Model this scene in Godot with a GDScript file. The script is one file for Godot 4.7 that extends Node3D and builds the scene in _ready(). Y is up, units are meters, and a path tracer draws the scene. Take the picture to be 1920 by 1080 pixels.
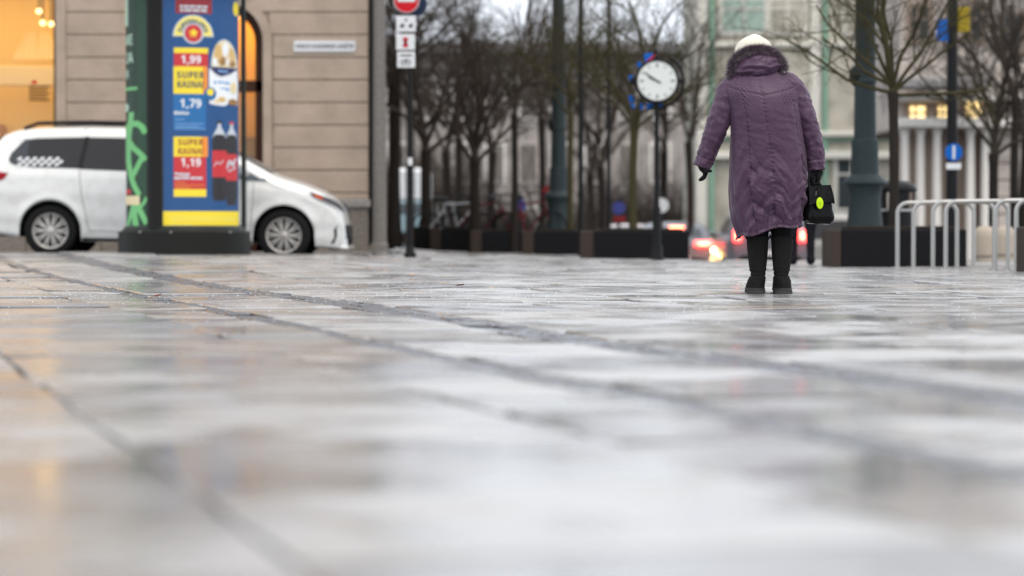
extends Node3D
# A wet city square seen from low down: a woman in a plum coat walks away over stone slabs,
# an advertising column, a parked minivan and a beige corner house stand on one side.

const EYE := 0.412        # camera height in metres
const FOCAL := 4864.0     # focal length in pixels of a 1920 pixel wide picture

var M := {}
var used_names := {}
var rng := RandomNumberGenerator.new()

func _ready() -> void:
	rng.seed = 20231
	setup_camera_and_light()
	make_materials()
	build_ground()
	build_pavement()
	build_corner_house()
	build_far_buildings()
	build_planters()
	build_advertising_column()
	build_minivan()
	build_street_furniture()
	build_traffic()
	build_trees()
	build_thicket()
	build_bicycles()
	build_person_in_plum_coat()
	build_pedestrian()
	build_litter()

func setup_camera_and_light() -> void:
	var cam := Camera3D.new()
	cam.name = "camera"
	add_child(cam)
	cam.position = Vector3(0, EYE, 0)
	cam.rotation_degrees.x = -1.319
	var lens := CameraAttributesPhysical.new()
	lens.frustum_focal_length = 108.1
	lens.frustum_focus_distance = 15.9
	lens.exposure_aperture = 2.2
	lens.frustum_near = 0.1
	lens.frustum_far = 900.0
	cam.attributes = lens
	cam.fov = 12.67
	cam.near = 0.1
	cam.far = 900.0
	cam.current = true
	var we := WorldEnvironment.new()
	we.name = "world_environment"
	var e := Environment.new()
	e.background_mode = Environment.BG_SKY
	var sm := ProceduralSkyMaterial.new()
	sm.sky_top_color = Color(0.90, 0.925, 0.96)
	sm.sky_horizon_color = Color(0.88, 0.905, 0.94)
	sm.sky_curve = 0.2
	sm.ground_bottom_color = Color(0.3, 0.3, 0.3)
	sm.ground_horizon_color = Color(0.55, 0.55, 0.56)
	sm.sun_angle_max = 1.0
	var sky := Sky.new()
	sky.sky_material = sm
	e.sky = sky
	e.tonemap_mode = Environment.TONE_MAPPER_LINEAR
	e.tonemap_exposure = 2.05
	e.sdfgi_enabled = true
	e.ssao_enabled = true
	e.ssil_enabled = true
	we.environment = e
	add_child(we)
	var sun := DirectionalLight3D.new()
	sun.name = "sun"
	sun.light_energy = 0.4
	sun.light_color = Color(1.0, 0.97, 0.94)
	sun.light_angular_distance = 30.0
	sun.shadow_enabled = true
	sun.rotation_degrees = Vector3(-62, 25, 0)
	add_child(sun)

# ---------------------------------------------------------------- helpers
# Math convention of the builder: triangles run counter-clockwise seen from outside.
class MB:
	var v := PackedVector3Array()
	var ix := PackedInt32Array()
	var uv := PackedVector2Array()
	var cl := PackedColorArray()

	func vert(p: Vector3, t := Vector2.ZERO) -> int:
		v.append(p)
		uv.append(t)
		return v.size() - 1

	func tri(a: int, b: int, c: int) -> void:
		ix.append(a); ix.append(b); ix.append(c)

	func quad(a: Vector3, b: Vector3, c: Vector3, d: Vector3) -> void:
		var k := vert(a, Vector2(0, 1)); vert(b, Vector2(1, 1)); vert(c, Vector2(1, 0)); vert(d, Vector2(0, 0))
		tri(k, k + 1, k + 2); tri(k, k + 2, k + 3)

	# rows: Array of PackedVector3Array of equal length; outside is to the left of (row direction x next row)
	func grid(rows: Array, closed := false, flip := false) -> void:
		var n: int = rows[0].size()
		var k0 := v.size()
		for r in rows.size():
			for i in n:
				vert(rows[r][i], Vector2(float(i) / n, float(r) / rows.size()))
		for r in rows.size() - 1:
			for i in (n if closed else n - 1):
				var a := k0 + r * n + i
				var b := k0 + r * n + (i + 1) % n
				var c := a + n
				var d := b + n
				if flip:
					tri(a, c, b); tri(b, c, d)
				else:
					tri(a, b, c); tri(b, d, c)

	func fan(pts: PackedVector3Array, flip := false) -> void:
		var k := v.size()
		var m := Vector3.ZERO
		for p in pts:
			m += p
		vert(m / pts.size())
		for p in pts:
			vert(p)
		for i in pts.size():
			var a := k + 1 + i
			var b := k + 1 + (i + 1) % pts.size()
			if flip:
				tri(k, b, a)
			else:
				tri(k, a, b)

	func box(c: Vector3, s: Vector3, ch := 0.0, bs := Basis()) -> void:
		var h := s / 2
		if ch <= 0.0:
			for ax in 3:
				for sg in [-1.0, 1.0]:
					var n := Vector3.ZERO; n[ax] = sg
					var p := Vector3.ZERO; p[(ax + 1) % 3] = 1.0
					var q := Vector3.ZERO; q[(ax + 2) % 3] = sg
					quad(c + bs * ((n - p - q) * h), c + bs * ((n + p - q) * h), c + bs * ((n + p + q) * h), c + bs * ((n - p + q) * h))
			return
		ch = minf(ch, minf(h.x, minf(h.y, h.z)) * 0.9)
		var i3 := h - Vector3(ch, ch, ch)
		for ax in 3:
			var u := (ax + 1) % 3
			var w := (ax + 2) % 3
			for sg in [-1.0, 1.0]:
				var ring := []
				for t in [[-1, -1], [1, -1], [1, 1], [-1, 1]]:
					var p := Vector3.ZERO
					p[ax] = h[ax] * sg; p[u] = i3[u] * t[0]; p[w] = i3[w] * t[1] * sg
					ring.append(c + bs * p)
				quad(ring[0], ring[1], ring[2], ring[3])
			# edges along ax
			for t in [[1, 1], [-1, 1], [-1, -1], [1, -1]]:
				var a := Vector3.ZERO; a[u] = h[u] * t[0]; a[w] = i3[w] * t[1]
				var b := Vector3.ZERO; b[u] = i3[u] * t[0]; b[w] = h[w] * t[1]
				var e := Vector3.ZERO; e[ax] = i3[ax]
				if t[0] * t[1] > 0:
					quad(c + bs * (a - e), c + bs * (b - e), c + bs * (b + e), c + bs * (a + e))
				else:
					quad(c + bs * (b - e), c + bs * (a - e), c + bs * (a + e), c + bs * (b + e))
		for sx in [-1.0, 1.0]:
			for sy in [-1.0, 1.0]:
				for sz in [-1.0, 1.0]:
					var k := vert(c + bs * Vector3(h.x * sx, i3.y * sy, i3.z * sz))
					vert(c + bs * Vector3(i3.x * sx, h.y * sy, i3.z * sz))
					vert(c + bs * Vector3(i3.x * sx, i3.y * sy, h.z * sz))
					if sx * sy * sz > 0:
						tri(k, k + 1, k + 2)
					else:
						tri(k, k + 2, k + 1)

	# tube along path with radius per point
	func tube(path: PackedVector3Array, rad: PackedFloat32Array, sides := 8, cap := true) -> void:
		var rows := []
		var up := Vector3.UP
		var d0 := (path[1] - path[0]).normalized()
		if absf(d0.dot(up)) > 0.9:
			up = Vector3.RIGHT
		var nx := d0.cross(up).normalized()
		for i in path.size():
			var d := (path[mini(i + 1, path.size() - 1)] - path[maxi(i - 1, 0)]).normalized()
			nx = (nx - d * nx.dot(d)).normalized()
			var ny := d.cross(nx)
			var row := PackedVector3Array()
			for s in sides:
				var a := TAU * s / sides
				row.append(path[i] + (nx * cos(a) + ny * sin(a)) * rad[i])
			rows.append(row)
		grid(rows, true)
		if cap:
			fan(rows[0], true)
			fan(rows[rows.size() - 1])

	func bar(a: Vector3, b: Vector3, r: float, sides := 8, r2 := -1.0) -> void:
		tube(PackedVector3Array([a, b]), PackedFloat32Array([r, r if r2 < 0 else r2]), sides)

	# profile: Vector2(radius, height) from bottom to top, spun round y at c
	func lathe(prof: PackedVector2Array, sides := 24, c := Vector3.ZERO, bs := Basis(), sx := 1.0, sz := 1.0) -> void:
		var rows := []
		for p in prof:
			var row := PackedVector3Array()
			for s in sides:
				var a := -TAU * s / sides
				row.append(c + bs * Vector3(cos(a) * p.x * sx, p.y, sin(a) * p.x * sz))
			rows.append(row)
		grid(rows, true)

	# hard-edged lathe: every segment gets its own vertices
	func lathe_hard(prof: PackedVector2Array, sides := 24, c := Vector3.ZERO, bs := Basis()) -> void:
		for i in prof.size() - 1:
			lathe(PackedVector2Array([prof[i], prof[i + 1]]), sides, c, bs)

	func ball(c: Vector3, r: Vector3, seg := 14, rings := 8) -> void:
		var rows := []
		for j in rings + 1:
			var t := PI * j / rings - PI / 2
			var row := PackedVector3Array()
			for s in seg:
				var a := -TAU * s / seg
				row.append(c + Vector3(cos(a) * cos(t) * r.x, sin(t) * r.y, sin(a) * cos(t) * r.z))
			rows.append(row)
		grid(rows, true)

	# flat polygon (2D points counter-clockwise) extruded along +n by depth; o origin, ex/ey axes
	func plate(pts: PackedVector2Array, o: Vector3, ex: Vector3, ey: Vector3, depth: float) -> void:
		var n := ex.cross(ey).normalized()
		if Geometry2D.is_polygon_clockwise(pts):
			pts.reverse()
		var t := Geometry2D.triangulate_polygon(pts)
		var k := v.size()
		for p in pts:
			vert(o + ex * p.x + ey * p.y + n * depth, p)
		for p in pts:
			vert(o + ex * p.x + ey * p.y, p)
		var m := pts.size()
		for i in range(0, t.size(), 3):
			var a := pts[t[i]]; var b := pts[t[i + 1]]; var c := pts[t[i + 2]]
			if (b - a).cross(c - a) > 0:
				tri(k + t[i], k + t[i + 1], k + t[i + 2]); tri(k + m + t[i], k + m + t[i + 2], k + m + t[i + 1])
			else:
				tri(k + t[i], k + t[i + 2], k + t[i + 1]); tri(k + m + t[i], k + m + t[i + 1], k + m + t[i + 2])
		if depth > 0:
			for i in m:
				var j := (i + 1) % m
				quad(v[k + m + i], v[k + m + j], v[k + j], v[k + i])

	func mesh() -> ArrayMesh:
		var n := PackedVector3Array()
		n.resize(v.size())
		for i in range(0, ix.size(), 3):
			var a := v[ix[i]]
			var c := (v[ix[i + 1]] - a).cross(v[ix[i + 2]] - a)
			n[ix[i]] += c; n[ix[i + 1]] += c; n[ix[i + 2]] += c
		for i in n.size():
			n[i] = n[i].normalized() if n[i].length_squared() > 1e-24 else Vector3.UP
		var r := ix.duplicate()
		for i in range(0, r.size(), 3):
			var q := r[i + 1]
			r[i + 1] = r[i + 2]
			r[i + 2] = q
		var arr := []
		arr.resize(Mesh.ARRAY_MAX)
		arr[Mesh.ARRAY_VERTEX] = v
		arr[Mesh.ARRAY_NORMAL] = n
		arr[Mesh.ARRAY_TEX_UV] = uv
		if cl.size() == v.size():
			arr[Mesh.ARRAY_COLOR] = cl
		arr[Mesh.ARRAY_INDEX] = r
		var am := ArrayMesh.new()
		am.add_surface_from_arrays(Mesh.PRIMITIVE_TRIANGLES, arr)
		return am

func numbered(called: String) -> String:
	var k: int = used_names.get(called, 0)
	used_names[called] = k + 1
	return called if k == 0 else "%s_%03d" % [called, k]

func put(called: String, mesh: Mesh, mat: Material, parent: Node3D) -> MeshInstance3D:
	var o := MeshInstance3D.new()
	o.name = called if parent != self else numbered(called)
	o.mesh = mesh
	o.material_override = mat
	parent.add_child(o, true)
	return o

func part(called: String, mb: MB, mat: Material, parent: Node3D) -> MeshInstance3D:
	return put(called, mb.mesh(), mat, parent)

func tag(o: Node, label: String, category := "", group := "") -> void:
	o.set_meta("label", label)
	if category:
		o.set_meta("category", category)
	if group:
		o.set_meta("group", group)

func thing(called: String, label: String, category: String, at := Vector3.ZERO, turn := 0.0, group := "") -> Node3D:
	var o := Node3D.new()
	o.name = numbered(called)
	add_child(o)
	o.position = at
	o.rotation.y = turn
	tag(o, label, category, group)
	return o

func setting(o: Node, kind := "structure") -> void:
	o.set_meta("kind", kind)

func copy_of(src: Node3D, called: String, label: String, at: Vector3, turn: float, size := 1.0) -> Node3D:
	var c: Node3D = src.duplicate()
	c.name = numbered(called)
	add_child(c)
	c.position = at
	c.rotation = Vector3(0, turn, 0)
	c.scale = Vector3.ONE * size
	c.set_meta("label", label)
	return c

# metres to the side of the lens axis for a column of the 1920 pixel picture at that distance
func wx(px: float, d: float) -> float:
	return (px - 960.0) / FOCAL * d

func wy(py: float, d: float) -> float:
	return EYE + (428.0 - py) / FOCAL * d

func lin(r: float, g: float, b: float) -> Color:
	return Color(r, g, b).linear_to_srgb()

func text_mesh(t: String, size: float, depth := 0.002, bold := 700, family := "Droid Sans") -> TextMesh:
	var tm := TextMesh.new()
	var f := SystemFont.new()
	f.font_names = PackedStringArray([family])
	f.font_weight = bold
	tm.font = f
	tm.text = t
	tm.font_size = 32
	tm.pixel_size = size / 32.0
	tm.depth = depth
	tm.curve_step = 2.0
	return tm

# ---------------------------------------------------------------- materials
func noise_image(seed_: int, freq: float, octaves: int, size := 512, kind := FastNoiseLite.TYPE_SIMPLEX_SMOOTH) -> Image:
	var n := FastNoiseLite.new()
	n.seed = seed_
	n.noise_type = kind
	n.frequency = freq
	n.fractal_type = FastNoiseLite.FRACTAL_FBM
	n.fractal_octaves = octaves
	return n.get_seamless_image(size, size, false, false, 0.1, true)

# maps a grey noise picture onto a colour ramp (colours given in sRGB)
func ramp_texture(im: Image, cols: Array) -> ImageTexture:
	var w := im.get_width()
	var o := Image.create(w, w, false, Image.FORMAT_RGB8)
	for y in w:
		for x in w:
			var t := clampf(im.get_pixel(x, y).r, 0, 0.9999) * (cols.size() - 1)
			var k := int(t)
			o.set_pixel(x, y, cols[k].lerp(cols[k + 1], t - k))
	return ImageTexture.create_from_image(o)

func normal_texture(im: Image, strength: float) -> ImageTexture:
	var c: Image = im.duplicate()
	c.convert(Image.FORMAT_RGBA8)
	c.bump_map_to_normal_map(strength)
	return ImageTexture.create_from_image(c)

func mat(called: String, col: Color, rough := 0.7, metal := 0.0) -> StandardMaterial3D:
	var m := StandardMaterial3D.new()
	m.resource_name = called
	m.albedo_color = col
	m.roughness = rough
	m.metallic = metal
	m.metallic_specular = 0.22
	m.cull_mode = BaseMaterial3D.CULL_DISABLED
	M[called] = m
	return m

func glow(called: String, col: Color, energy: float) -> StandardMaterial3D:
	var m := mat(called, Color(0.8, 0.8, 0.8), 0.4)
	m.emission_enabled = true
	m.emission = col
	m.emission_energy_multiplier = energy
	return m

func pane(called: String, col: Color, alpha: float, rough := 0.03) -> StandardMaterial3D:
	var m := mat(called, col, rough)
	m.transparency = BaseMaterial3D.TRANSPARENCY_ALPHA
	m.albedo_color.a = alpha
	return m

# triplanar grain: colour texture, optional relief
func grain(m: StandardMaterial3D, tex: Texture2D, scale: float, norm: Texture2D = null, norm_scale := 0.5, rough_tex: Texture2D = null) -> void:
	m.uv1_triplanar = true
	m.uv1_world_triplanar = true
	m.uv1_scale = Vector3.ONE * scale
	m.albedo_texture = tex
	if norm:
		m.normal_enabled = true
		m.normal_texture = norm
		m.normal_scale = norm_scale
	if rough_tex:
		m.roughness_texture = rough_tex
		m.roughness_texture_channel = BaseMaterial3D.TEXTURE_CHANNEL_RED

func make_materials() -> void:
	var coarse := noise_image(3, 0.008, 5)
	var fine := noise_image(7, 0.06, 4)
	var speck := noise_image(11, 0.22, 2)
	var g := func(a: float) -> Color: return Color(a, a, a)
	var t_fine := ramp_texture(fine, [g.call(0.62), g.call(0.86), g.call(1.0)])
	var t_coarse := ramp_texture(coarse, [g.call(0.7), g.call(0.9), g.call(1.0)])
	var t_speck := ramp_texture(speck, [g.call(0.5), g.call(0.8), g.call(0.9), g.call(1.0)])
	var n_fine := normal_texture(fine, 6.0)
	var n_coarse := normal_texture(coarse, 10.0)
	var t_soft := ramp_texture(coarse, [g.call(0.88), g.call(0.95), g.call(1.0)])
	M["t_fine"] = t_fine
	M["n_fine"] = n_fine
	M["n_coarse"] = n_coarse
	# wet stone: worn patches are smoother, the tooled ones rougher
	var wet := noise_image(21, 0.012, 4)
	var r_wet := ramp_texture(wet, [g.call(0.18), g.call(0.42), g.call(0.7), g.call(1.0)])
	# slab faces: speckled granite with water stains and dirt in patches
	var big := noise_image(61, 0.006, 5, 1024)
	var blot := noise_image(62, 0.014, 4, 1024)
	var dots := noise_image(63, 0.3, 2, 1024)
	var slab_im := Image.create(1024, 1024, false, Image.FORMAT_RGB8)
	var slab_ro := Image.create(1024, 1024, false, Image.FORMAT_RGB8)
	for y in 1024:
		for x in 1024:
			var b0 := big.get_pixel(x, y).r
			var b1 := blot.get_pixel(x, y).r
			var s := 0.80 + 0.2 * dots.get_pixel(x, y).r
			var v := s * lerpf(0.88, 1.0, smoothstep(0.25, 0.62, b0)) * lerpf(0.95, 1.0, smoothstep(0.3, 0.5, b1))
			slab_im.set_pixel(x, y, Color(v, v * lerpf(0.965, 1.0, b1), v * lerpf(0.92, 1.01, b1)))
			var q := lerpf(0.58, 1.0, smoothstep(0.3, 0.7, b0 * 0.75 + b1 * 0.25))
			slab_ro.set_pixel(x, y, Color(q, q, q))
	var t_slab := ImageTexture.create_from_image(slab_im)
	var r_slab := ImageTexture.create_from_image(slab_ro)
	var tones := [[0.37, 0.373, 0.376, 0.31], [0.33, 0.334, 0.338, 0.24], [0.41, 0.413, 0.414, 0.38], [0.37, 0.345, 0.322, 0.33], [0.28, 0.285, 0.298, 0.3], [0.36, 0.35, 0.335, 0.26]]
	for i in tones.size():
		var t: Array = tones[i]
		var m := mat("slab%d" % i, lin(t[0], t[1], t[2]), t[3])
		m.metallic_specular = 0.5
		grain(m, t_slab, 0.24, n_coarse, 0.03, r_slab)
	var ms := mat("sett", lin(0.135, 0.138, 0.15), 0.5)
	ms.metallic_specular = 0.45
	grain(ms, t_speck, 1.3, n_fine, 0.12, r_wet)
	var mb := mat("bed", lin(0.05, 0.048, 0.045), 0.5)
	grain(mb, t_fine, 1.0, n_fine, 0.3)
	var ma := mat("asphalt", lin(0.055, 0.055, 0.058), 0.3)
	grain(ma, t_fine, 0.6, n_fine, 0.15, r_wet)
	var mk := mat("kerb", lin(0.26, 0.25, 0.24), 0.35)
	grain(mk, t_speck, 1.0, n_fine, 0.1)
	# buildings
	var mp := mat("beige_plaster", lin(0.42, 0.335, 0.265), 0.8)
	grain(mp, t_soft, 0.35, n_fine, 0.15)
	var mg := mat("beige_joint", lin(0.40, 0.32, 0.25), 0.9)
	grain(mg, t_fine, 0.5)
	var mpl := mat("plinth_stone", lin(0.27, 0.235, 0.2), 0.7)
	grain(mpl, t_fine, 0.6, n_fine, 0.3)
	var mledge := mat("ledge_stone", lin(0.36, 0.335, 0.31), 0.6)
	grain(mledge, t_fine, 0.6, n_fine, 0.2)
	mat("dark_frame", lin(0.018, 0.014, 0.012), 0.45)
	mat("door_wood", lin(0.05, 0.022, 0.014), 0.4)
	pane("shop_glass", lin(0.9, 0.9, 0.9), 0.06)
	var mc := mat("cream_wall", lin(0.62, 0.58, 0.49), 0.8)
	grain(mc, t_coarse, 0.2)
	mat("cream_trim", lin(0.72, 0.70, 0.63), 0.7)
	mat("green_trim", lin(0.24, 0.40, 0.30), 0.7)
	var mpk := mat("pink_wall", lin(0.56, 0.50, 0.45), 0.8)
	grain(mpk, t_coarse, 0.2)
	var mgw := mat("grey_wall", lin(0.40, 0.36, 0.33), 0.85)
	grain(mgw, t_coarse, 0.15)
	mat("column_white", lin(0.74, 0.71, 0.66), 0.7)
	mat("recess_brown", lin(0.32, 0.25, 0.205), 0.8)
	mat("dull_glass", lin(0.17, 0.15, 0.135), 0.4)
	mat("far_glass", lin(0.05, 0.06, 0.065), 0.1)
	mat("green_blind", lin(0.36, 0.47, 0.40), 0.7)
	mat("roof_grey", lin(0.30, 0.29, 0.285), 0.7)
	glow("lit_window", Color(1.0, 0.86, 0.55), 1.0)
	# shop
	mat("shop_wall", lin(0.82, 0.66, 0.28), 0.8)
	mat("shop_wood", lin(0.55, 0.36, 0.16), 0.6)
	mat("shop_white", lin(0.88, 0.76, 0.45), 0.7)
	glow("lamp_bulb", Color(1.0, 0.8, 0.5), 2.2)
	# metals and paint
	var mdg := mat("dark_green_metal", lin(0.026, 0.032, 0.028), 0.4)
	grain(mdg, t_fine, 1.5)
	var mdp := mat("column_post", lin(0.022, 0.022, 0.02), 0.45)
	grain(mdp, t_fine, 1.5)
	mat("black_metal", lin(0.012, 0.012, 0.013), 0.4)
	var mlg := mat("lamp_green", lin(0.046, 0.064, 0.068), 0.5)
	grain(mlg, t_fine, 1.2, n_fine, 0.15)
	var mcp := mat("concrete_pole", lin(0.24, 0.22, 0.20), 0.75)
	grain(mcp, t_fine, 0.8, n_fine, 0.2)
	mat("steel", lin(0.36, 0.355, 0.34), 0.4, 0.7)
	var mpb := mat("planter_black", lin(0.010, 0.010, 0.012), 0.5)
	grain(mpb, t_fine, 1.0)
	var mpr := mat("planter_brown", lin(0.06, 0.046, 0.038), 0.6)
	grain(mpr, t_speck, 1.5, n_fine, 0.2)
	var ms2 := mat("soil", lin(0.03, 0.024, 0.018), 0.95)
	grain(ms2, t_fine, 2.0, n_fine, 1.0)
	mat("sign_white", lin(0.62, 0.63, 0.64), 0.4)
	mat("sign_red", lin(0.50, 0.012, 0.02), 0.4)
	mat("sign_dull_red", lin(0.20, 0.02, 0.025), 0.5)
	mat("sign_dull_blue", lin(0.05, 0.06, 0.22), 0.5)
	mat("sign_blue", lin(0.006, 0.10, 0.40), 0.4)
	mat("sign_yellow", lin(0.30, 0.22, 0.02), 0.5)
	mat("sign_back", lin(0.02, 0.03, 0.06), 0.6)
	mat("ink", lin(0.02, 0.02, 0.022), 0.6)
	mat("clock_white", lin(0.60, 0.63, 0.60), 0.35)
	# poster print
	mat("print_blue", lin(0.004, 0.062, 0.20), 0.5)
	mat("print_light_blue", lin(0.006, 0.12, 0.33), 0.5)
	mat("print_pale_blue", lin(0.18, 0.36, 0.62), 0.35)
	mat("print_navy", lin(0.02, 0.025, 0.10), 0.35)
	mat("print_yellow", lin(0.80, 0.62, 0.02), 0.35)
	mat("print_pale_yellow", lin(0.80, 0.68, 0.14), 0.35)
	mat("print_orange", lin(0.75, 0.25, 0.02), 0.35)
	mat("print_red", lin(0.50, 0.02, 0.025), 0.35)
	mat("print_dark_red", lin(0.26, 0.012, 0.018), 0.35)
	mat("print_white", lin(0.75, 0.77, 0.78), 0.35)
	mat("print_grey_white", lin(0.50, 0.54, 0.58), 0.35)
	mat("print_tan", lin(0.60, 0.40, 0.15), 0.35)
	mat("print_brown", lin(0.28, 0.15, 0.04), 0.35)
	mat("print_cream", lin(0.72, 0.60, 0.36), 0.35)
	mat("print_black", lin(0.012, 0.010, 0.012), 0.3)
	mat("print_green", lin(0.010, 0.034, 0.016), 0.35)
	mat("print_mid_green", lin(0.012, 0.050, 0.022), 0.35)
	mat("print_bright_green", lin(0.16, 0.48, 0.17), 0.35)
	mat("print_pale_green", lin(0.42, 0.60, 0.45), 0.35)
	for k in M:
		if k.begins_with("print_"):
			M[k].metallic_specular = 0.06
			M[k].roughness = 0.5
	pane("poster_glass", lin(0.9, 0.95, 1.0), 0.03)
	# vehicles
	var mw := mat("car_white", lin(0.70, 0.71, 0.70), 0.3)
	mw.clearcoat_enabled = true
	mw.clearcoat = 0.8
	mw.clearcoat_roughness = 0.06
	var dirt := noise_image(33, 0.02, 5)
	mw.metallic_specular = 0.5
	grain(mw, ramp_texture(dirt, [Color(0.93, 0.92, 0.90), Color(0.985, 0.98, 0.97), g.call(1.0)]), 0.5)
	for p in [["car_silver", 0.33, 0.32, 0.30], ["car_dark", 0.015, 0.015, 0.018], ["car_blue_grey", 0.12, 0.13, 0.15], ["car_pink", 0.55, 0.45, 0.44], ["van_white", 0.70, 0.72, 0.73], ["van_blue", 0.30, 0.43, 0.47]]:
		var mm := mat(p[0], lin(p[1], p[2], p[3]), 0.3)
		mm.clearcoat_enabled = true
		mm.clearcoat = 0.6
	mat("car_glass", lin(0.022, 0.024, 0.028), 0.06)
	mat("car_glass_light", lin(0.10, 0.12, 0.135), 0.06)
	M["car_glass"].metallic_specular = 0.5
	M["car_glass_light"].metallic_specular = 0.5
	mat("car_trim", lin(0.014, 0.014, 0.015), 0.5)
	mat("gap", lin(0.05, 0.05, 0.05), 0.8)
	mat("rubber", lin(0.012, 0.012, 0.012), 0.75)
	mat("alloy", lin(0.50, 0.48, 0.45), 0.4, 0.45)
	mat("well_black", lin(0.006, 0.006, 0.006), 0.9)
	mat("lamp_clear", lin(0.10, 0.10, 0.11), 0.12)
	mat("lamp_amber", lin(0.60, 0.10, 0.03), 0.2)
	mat("lamp_red_off", lin(0.30, 0.01, 0.02), 0.2)
	glow("brake_glow", Color(1.0, 0.06, 0.03), 3.5)
	glow("brake_core", Color(1.0, 0.4, 0.25), 6.0)
	glow("head_glow", Color(1.0, 0.90, 0.68), 4.5)
	glow("added_panel_glow", Color(1.0, 0.80, 0.46), 0.8)  # glow of the panel added to the shop ceiling
	# bark
	var t_bark := ramp_texture(fine, [g.call(0.45), g.call(0.8), g.call(1.0)])
	for p in [["bark_dark", 0.040, 0.033, 0.028], ["bark_green", 0.085, 0.074, 0.037], ["bark_grey", 0.085, 0.068, 0.056]]:
		var mm := mat(p[0], lin(p[1], p[2], p[3]), 0.85)
		grain(mm, t_bark, 2.5, n_fine, 0.4)
	# clothing
	var cloth := noise_image(41, 0.10, 3)
	var t_cloth := ramp_texture(cloth, [Color(0.80, 0.78, 0.82), g.call(0.93), g.call(1.0)])
	var mcoat := mat("coat", lin(0.074, 0.040, 0.071), 0.5)
	grain(mcoat, t_cloth, 2.2, normal_texture(noise_image(43, 0.03, 4), 8.0), 0.16)
	mcoat.uv1_world_triplanar = false
	mcoat.roughness = 0.44
	mcoat.metallic_specular = 0.3
	mcoat.rim_enabled = true
	mcoat.rim = 0.35
	mat("coat_seam", lin(0.055, 0.028, 0.052), 0.7)
	mat("fur", lin(0.105, 0.075, 0.094), 0.8)
	mat("fur_tip", lin(0.28, 0.23, 0.255), 0.8)
	var mh := mat("knit_cream", lin(0.72, 0.68, 0.56), 0.85)
	grain(mh, t_cloth, 5.0, n_fine, 0.5)
	mh.uv1_world_triplanar = false
	mat("black_cloth", lin(0.008, 0.008, 0.009), 0.9)
	var mboot := mat("suede_black", lin(0.018, 0.016, 0.016), 0.85)
	grain(mboot, t_fine, 4.0, n_fine, 0.5)
	mboot.uv1_world_triplanar = false
	mat("sole_rubber", lin(0.045, 0.043, 0.041), 0.6)
	var mleather := mat("patent_leather", lin(0.008, 0.008, 0.009), 0.16)
	mleather.metallic_specular = 0.2
	grain(mleather, t_fine, 3.0, normal_texture(noise_image(47, 0.015, 4), 6.0), 0.12)
	mleather.uv1_world_triplanar = false
	mat("lime_disc", lin(0.46, 0.66, 0.02), 0.4)
	mat("lime_disc_print", lin(0.35, 0.55, 0.015), 0.4)
	mat("skin", lin(0.50, 0.30, 0.22), 0.6)
	mat("dark_cloth", lin(0.012, 0.011, 0.014), 0.9)
	mat("grain_white", lin(0.8, 0.82, 0.84), 0.2)
	mat("leaf_brown", lin(0.18, 0.05, 0.015), 0.7)
	mat("bike_red", lin(0.13, 0.022, 0.028), 0.45)
	mat("bike_grey", lin(0.30, 0.31, 0.32), 0.35, 0.4)
	mat("bollard_stone", lin(0.36, 0.31, 0.25), 0.75)

# ---------------------------------------------------------------- ground and paving
const TURN := 0.262            # the paving runs 15 degrees off the lens axis

# height of the paved square
func square_y(x: float, d: float) -> float:
	var rise := 0.1 * smoothstep(20.0, 32.0, d) * (1.0 - smoothstep(-2.3, -0.6, x))
	return rise + 0.012 * sin(x * 1.1 + 0.7) * sin(d * 0.45) * smoothstep(3.0, 8.0, d)

# height of the natural ground: under the paving, then the street that falls away behind it
func ground_y(x: float, d: float) -> float:
	if x < -1.75 and d > 32.55:
		return clampf(-0.02 * (x + 4.49), -0.05, 0.05)
	var start := 34.0 + 12.0 * (1.0 - smoothstep(1.2, 2.4, x))
	var fall := -0.033 * clampf(d - start, 0.0, 42.0)
	return fall + square_y(x, minf(d, 33.0)) * (1.0 - smoothstep(33.0, 38.0, d)) - 0.035

func build_ground() -> void:
	var mb := MB.new()
	var xs := []
	var ds := []
	for i in 60:
		var t := (i - 29.5) / 29.5
		xs.append(signf(t) * (absf(t) * 8.0 + pow(absf(t), 4) * 392.0))
	for i in 90:
		var t := i / 89.0
		ds.append(-20.0 + t * 90.0 + pow(t, 6) * 630.0)
	xs.append(-1.751); xs.append(-1.749); ds.append(32.54); ds.append(32.56)
	xs.sort(); ds.sort()
	var rows := []
	for d in ds:
		var row := PackedVector3Array()
		for x in xs:
			row.append(Vector3(x, ground_y(x, d), -d))
		rows.append(row)
	mb.grid(rows)
	var o := part("ground", mb, M.asphalt, self)
	setting(o)

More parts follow.
